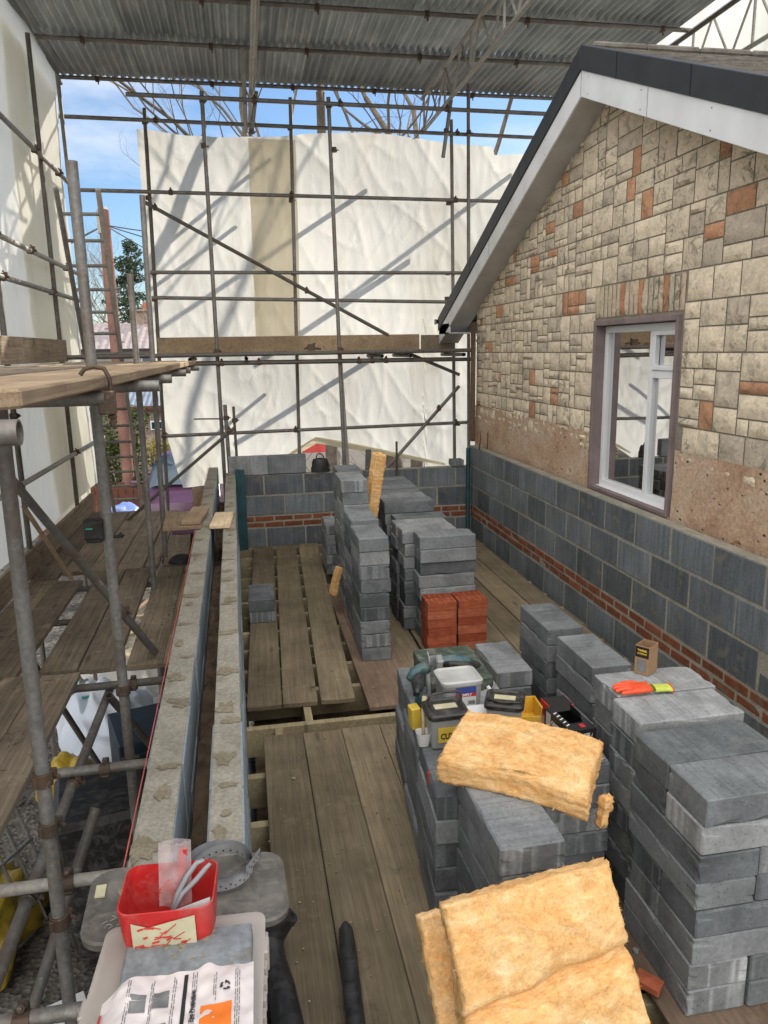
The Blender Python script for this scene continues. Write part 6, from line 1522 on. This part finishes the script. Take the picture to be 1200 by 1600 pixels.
def ws(u,v):
    a,b=prof[3],prof[5]; y=a[0]+.08+(b[0]-a[0]-.1)*v; z=a[1]+.04+(b[1]-a[1]-.05)*v+.05*math.sin(math.pi*v); x=(-.86+1.72*u); return (x*carw(z),y+.10*x*x-.06,z-.16*abs(x)**6+.07)
mb.grid(ws,14,8); mb.build('windscreen',M['blue_glass'],cr,recalc=False,smooth=True)
for s_ in (-1,1):
    mb=MB(); mb.grid(lambda u,v:(s_*.66+.13*math.cos(6.283*u)*v,-.06+.03*v*v,.80+.1*math.sin(6.283*u)*v),16,3); mb.build('headlight',M['glass' if False else 'card_white'],cr,recalc=False,smooth=True)
    for y in (.7,3.0):
        mb=MB(); mb.tube((s_*.72,y,.31),(s_*.9,y,.31),.31,24); wh=mb.build('wheel',M['dusty_black'],cr,smooth=40); mb=MB(); mb.tube((s_*.9,y,.31),(s_*.912,y,.31),.18,16); mb.build('rim',M['tube_pale'],wh,smooth=40)
    mb=MB(); mb.obox((s_*1.0,1.1,1.3),(.18,.1,.14)); mb.build('wing_mirror',M['car_purple'],cr,bevel=.03)
# wheelie bin and sack
wb_=thing('wheelie_bin','dark blue wheelie bin standing beyond the ladder foot','bin',(-2.38,14.2,GZ),.1)
mb=MB(); mb.obox((0,0,.5),(.56,.6,.96),taper=.8); mb.build('bin_body',M['navy_bin'],wb_,bevel=.03); mb=MB(); mb.obox((0,-.02,1.0),(.62,.66,.06)); mb.build('lid',M['dusty_black'],wb_,bevel=.02)
for s_ in (-1,1): mb=MB(); mb.tube((s_*.2,.27,.1),(s_*.27,.27,.1),.1,16); mb.build('wheel',M['black_plastic'],wb_,smooth=40)
def lump(mb,c,r,seed,amp=.35,n=26,zc=-9):
    def f(u,v):
        a,b=6.28318*u,math.pi*v; d=Vector((math.sin(b)*math.cos(a),math.sin(b)*math.sin(a),math.cos(b))); k=1+amp*noise.noise(d*1.6+Vector((seed,0,0)))+amp*.5*abs(noise.noise(d*4+Vector((0,seed,0))))
        return (c[0]+d.x*r[0]*k,c[1]+d.y*r[1]*k,max(zc,c[2]+d.z*r[2]*k))
    mb.grid(f,n,n//2)
mb=MB(); lump(mb,(0,0,.0),(.36,.34,.17),3,.5); tag(mb.build('rubbish_sack',M['blue_sack'],None,(-2.36,14.1,GZ+1.13),recalc=False,smooth=True),'blue and white rubbish sack lying on the wheelie bin','sack')
# ---------------- clutter on the ground below the left scaffold
mb=MB(); lump(mb,(0,0,.2),(.2,.22,.24),5,.6,30,0); tag(mb.build('yellow_sack',M['yellow_sack'],None,(-1.68,6.35,GZ+.1),recalc=False,smooth=True),'tied yellow plastic sack on the ground beside the white polythene','sack')
mb=MB(); lump(mb,(0,0,.2),(.3,.5,.3),9,.7,40,0); tag(mb.build('yellow_sack',M['yellow_sack'],None,(-2.0,4.9,GZ),recalc=False,smooth=True),'large crumpled yellow sack low at the left under the boards','sack')
def cloth(name,mat,label,c,sx,sy,h,seed,rz=0,cat='sheeting'):
    mb=MB(); mb.grid(lambda u,v:(sx*(u-.5)+.05*noise.noise(Vector((u*4,v*4,seed))),sy*(v-.5)+.05*noise.noise(Vector((u*4,v*4,seed+5))),.02+h*max(0,math.sin(math.pi*u)*math.sin(math.pi*v))**.7*(.6+.8*abs(noise.noise(Vector((u*3,v*3,seed)))))+.07*(1-2*abs(noise.noise(Vector((u*5,v*7,seed+2)))))),44,44)
    return tag(mb.build(name,M[mat],None,c,(0,0,rz),recalc=False,smooth=True),label,cat)
cloth('polythene_sheet','plastic_white','crumpled bluish-white polythene sheet piled under the scaffold',(-1.50,7.35,GZ+.15),1.0,2.0,.6,3,.3)
cloth('polythene_sheet','sheet','flat white polythene sheet lying beyond the crumpled pile',(-1.25,9.0,GZ+.05),1.3,1.5,.25,13,.6)
cloth('dust_sheet','sheet_tan','tan dust sheet spread on the sunlit ground under the far boards',(-1.3,10.2,GZ+.03),1.6,1.1,.1,23,.2)
mb=MB(); mb.obox((0,0,.52),(.62,.62,1.04)); mb.box(-.3,.3,-.33,-.31,.1,.95); tag(mb.build('dark_cabinet',M['navy_bin'],None,(-.90,5.95,GZ),(0,0,.3),bevel=.02),'dark blue metal cabinet on the ground by the cavity wall foot','cabinet')
mb=MB(); mb.obox((0,0,.62),(.60,.68,1.1),taper=.82); tag(mb.build('black_bin',M['black_plastic'],None,(-1.08,4.75,GZ),(0,0,.2),bevel=.04),'large black bin standing in shade under the near cross tubes','bin')
rg=random.Random(77)
for i in range(16):
    x,y=rg.uniform(-2.1,-.8),rg.uniform(8.4,11.6); mb=MB(); l=rg.uniform(.3,1.1); w_=rg.uniform(.05,.16); mb.box(-w_/2,w_/2,-l/2,l/2,0,.03)
    tag(mb.build('waste_timber',M[rg.choice(('offcut','boardlit','timber'))],None,(x,y,GZ+.02+.035*i),(rg.uniform(-.1,.1),rg.uniform(-.1,.1),rg.uniform(0,3.1)),bevel=.003),f"scrap timber piece in the sunlit heap under the far boards",'timber','scrap timber heap under the far boards')
for i in range(5):
    x,y=rg.uniform(-2.0,-1.5),rg.uniform(4.4,5.8)
mp_=thing('mesh_panel','grey steel mesh panel leaning low at the left under the near tubes','panel',(-2.05,4.2,GZ),rot=(.0,-.35,-.45))
mb=MB()
for k in range(9): mb.tube((0,k*.14,0),(0,k*.14,1.1),.012,6)
for z in (.0,.55,1.1): mb.tube((0,-.02,z),(0,1.14,z),.014,6)
mb.build('mesh_bars',M['tube'],mp_,smooth=40)
mb=MB(); mb.path([(-2.0,7.9,GZ+.4),(-1.8,7.6,GZ+.55),(-1.5,7.5,GZ+.62),(-1.35,7.1,GZ+.5),(-1.3,6.9,GZ+.25)],.016,8); tag(mb.build('hose',M['teal_hose'],smooth=True),'teal hose trailing over the white polythene','hose')
mb=MB(); mb.path([(-2.2+.25*math.cos(k*.5),8.0+.3*math.sin(k*.5),GZ+.25+.02*k) for k in range(20)],.02,8); tag(mb.build('hose_coil',M['teal_hose'],smooth=True),'coiled teal hose left of the white polythene','hose')
mb=MB(); lump(mb,(0,0,.03),(.13,.1,.05),4,.4,16); tag(mb.build('orange_rag',M['orange_latex'],None,(-1.02,4.75,GZ+.02),recalc=False,smooth=True),'small red-orange rag on the dark ground beside the cavity wall','rag')
for i,(x,y,r_) in enumerate(((-1.05,6.4,.1),(-.85,6.5,-.08),(-.95,6.0,.04))):
    mb=MB(); mb.box(-.06,.06,-.02,.0,0,.95); tag(mb.build('paper_sleeve',M['ink_grey' if i==2 else 'card_white'],None,(x,y,GZ+.02),(r_,-.05,.1)),f'narrow printed upright strip leaning low beside the cavity wall, {ORD[i]} from the left','strip','printed strips by the wall foot')
mb=MB(); mb.box(0,.35,0,.25,0,.01); tag(mb.build('printed_board',M['card_white'],None,(-1.35,3.75,GZ+.15),(.5,.2,.6)),'pale blue printed board lying under the nearest tubes','board')
mb=MB()
for i in range(70):
    x,y=rg.uniform(-2.3,-.5),rg.uniform(3,7); s_=rg.uniform(.01,.05); lump(mb,(x,y,GZ+s_*.4),(s_,s_,s_*.5),i,.5,7)
tag(mb.build('rubble_bits',M['ground'],recalc=False),'scattered rubble and bits on the dark ground below the scaffold','rubble',kind='stuff')
# things seen under the lifted tarpaulin
gz_=thing('garden_gazebo','small garden gazebo with a red canopy glimpsed under the lifted tarpaulin','gazebo',(1.75,18.5,GZ))
mb=MB(); mb.add([(-.45,-.45,1.6),(.45,-.45,1.6),(.45,.45,1.6),(-.45,.45,1.6),(0,0,1.9)],[(0,1,4),(1,2,4),(2,3,4),(3,0,4)]); mb.build('canopy',M['red_cloth'],gz_,recalc=False)
for x in (-.44,.44):
    for y in (-.44,.44): mb=MB(); mb.tube((x,y,0),(x,y,1.61),.022,8); mb.build('leg',M['tube_pale'],gz_,smooth=40)
mb=MB()
for k in range(26):
    a=Vector((rg.uniform(1.2,4.5),rg.uniform(13,14.5),GZ)); mb.path([a,a+Vector((rg.uniform(-.3,.3),0,1.0)),a+Vector((rg.uniform(-.9,.9),rg.uniform(-.3,.3),rg.uniform(1.6,2.3)))],[.014,.01,.004],4)
    for j in range(4): b=a+Vector((rg.uniform(-.4,.4),0,rg.uniform(1.0,1.9))); mb.path([b,b+Vector((rg.uniform(-.5,.5),rg.uniform(-.2,.2),rg.uniform(.2,.6)))],[.007,.003],3)
tag(mb.build('bramble_stems',M['twig'],recalc=False),'tangle of bare stems seen under the tarpaulin behind the end wall','bush',kind='stuff')
gw=MB(); gw.box(-.5,9,22,22.2,GZ,-1.2); tag(gw.build('rendered_wall',M['house_pale']),'pale rendered garden wall glimpsed beneath the lifted tarpaulin','wall')
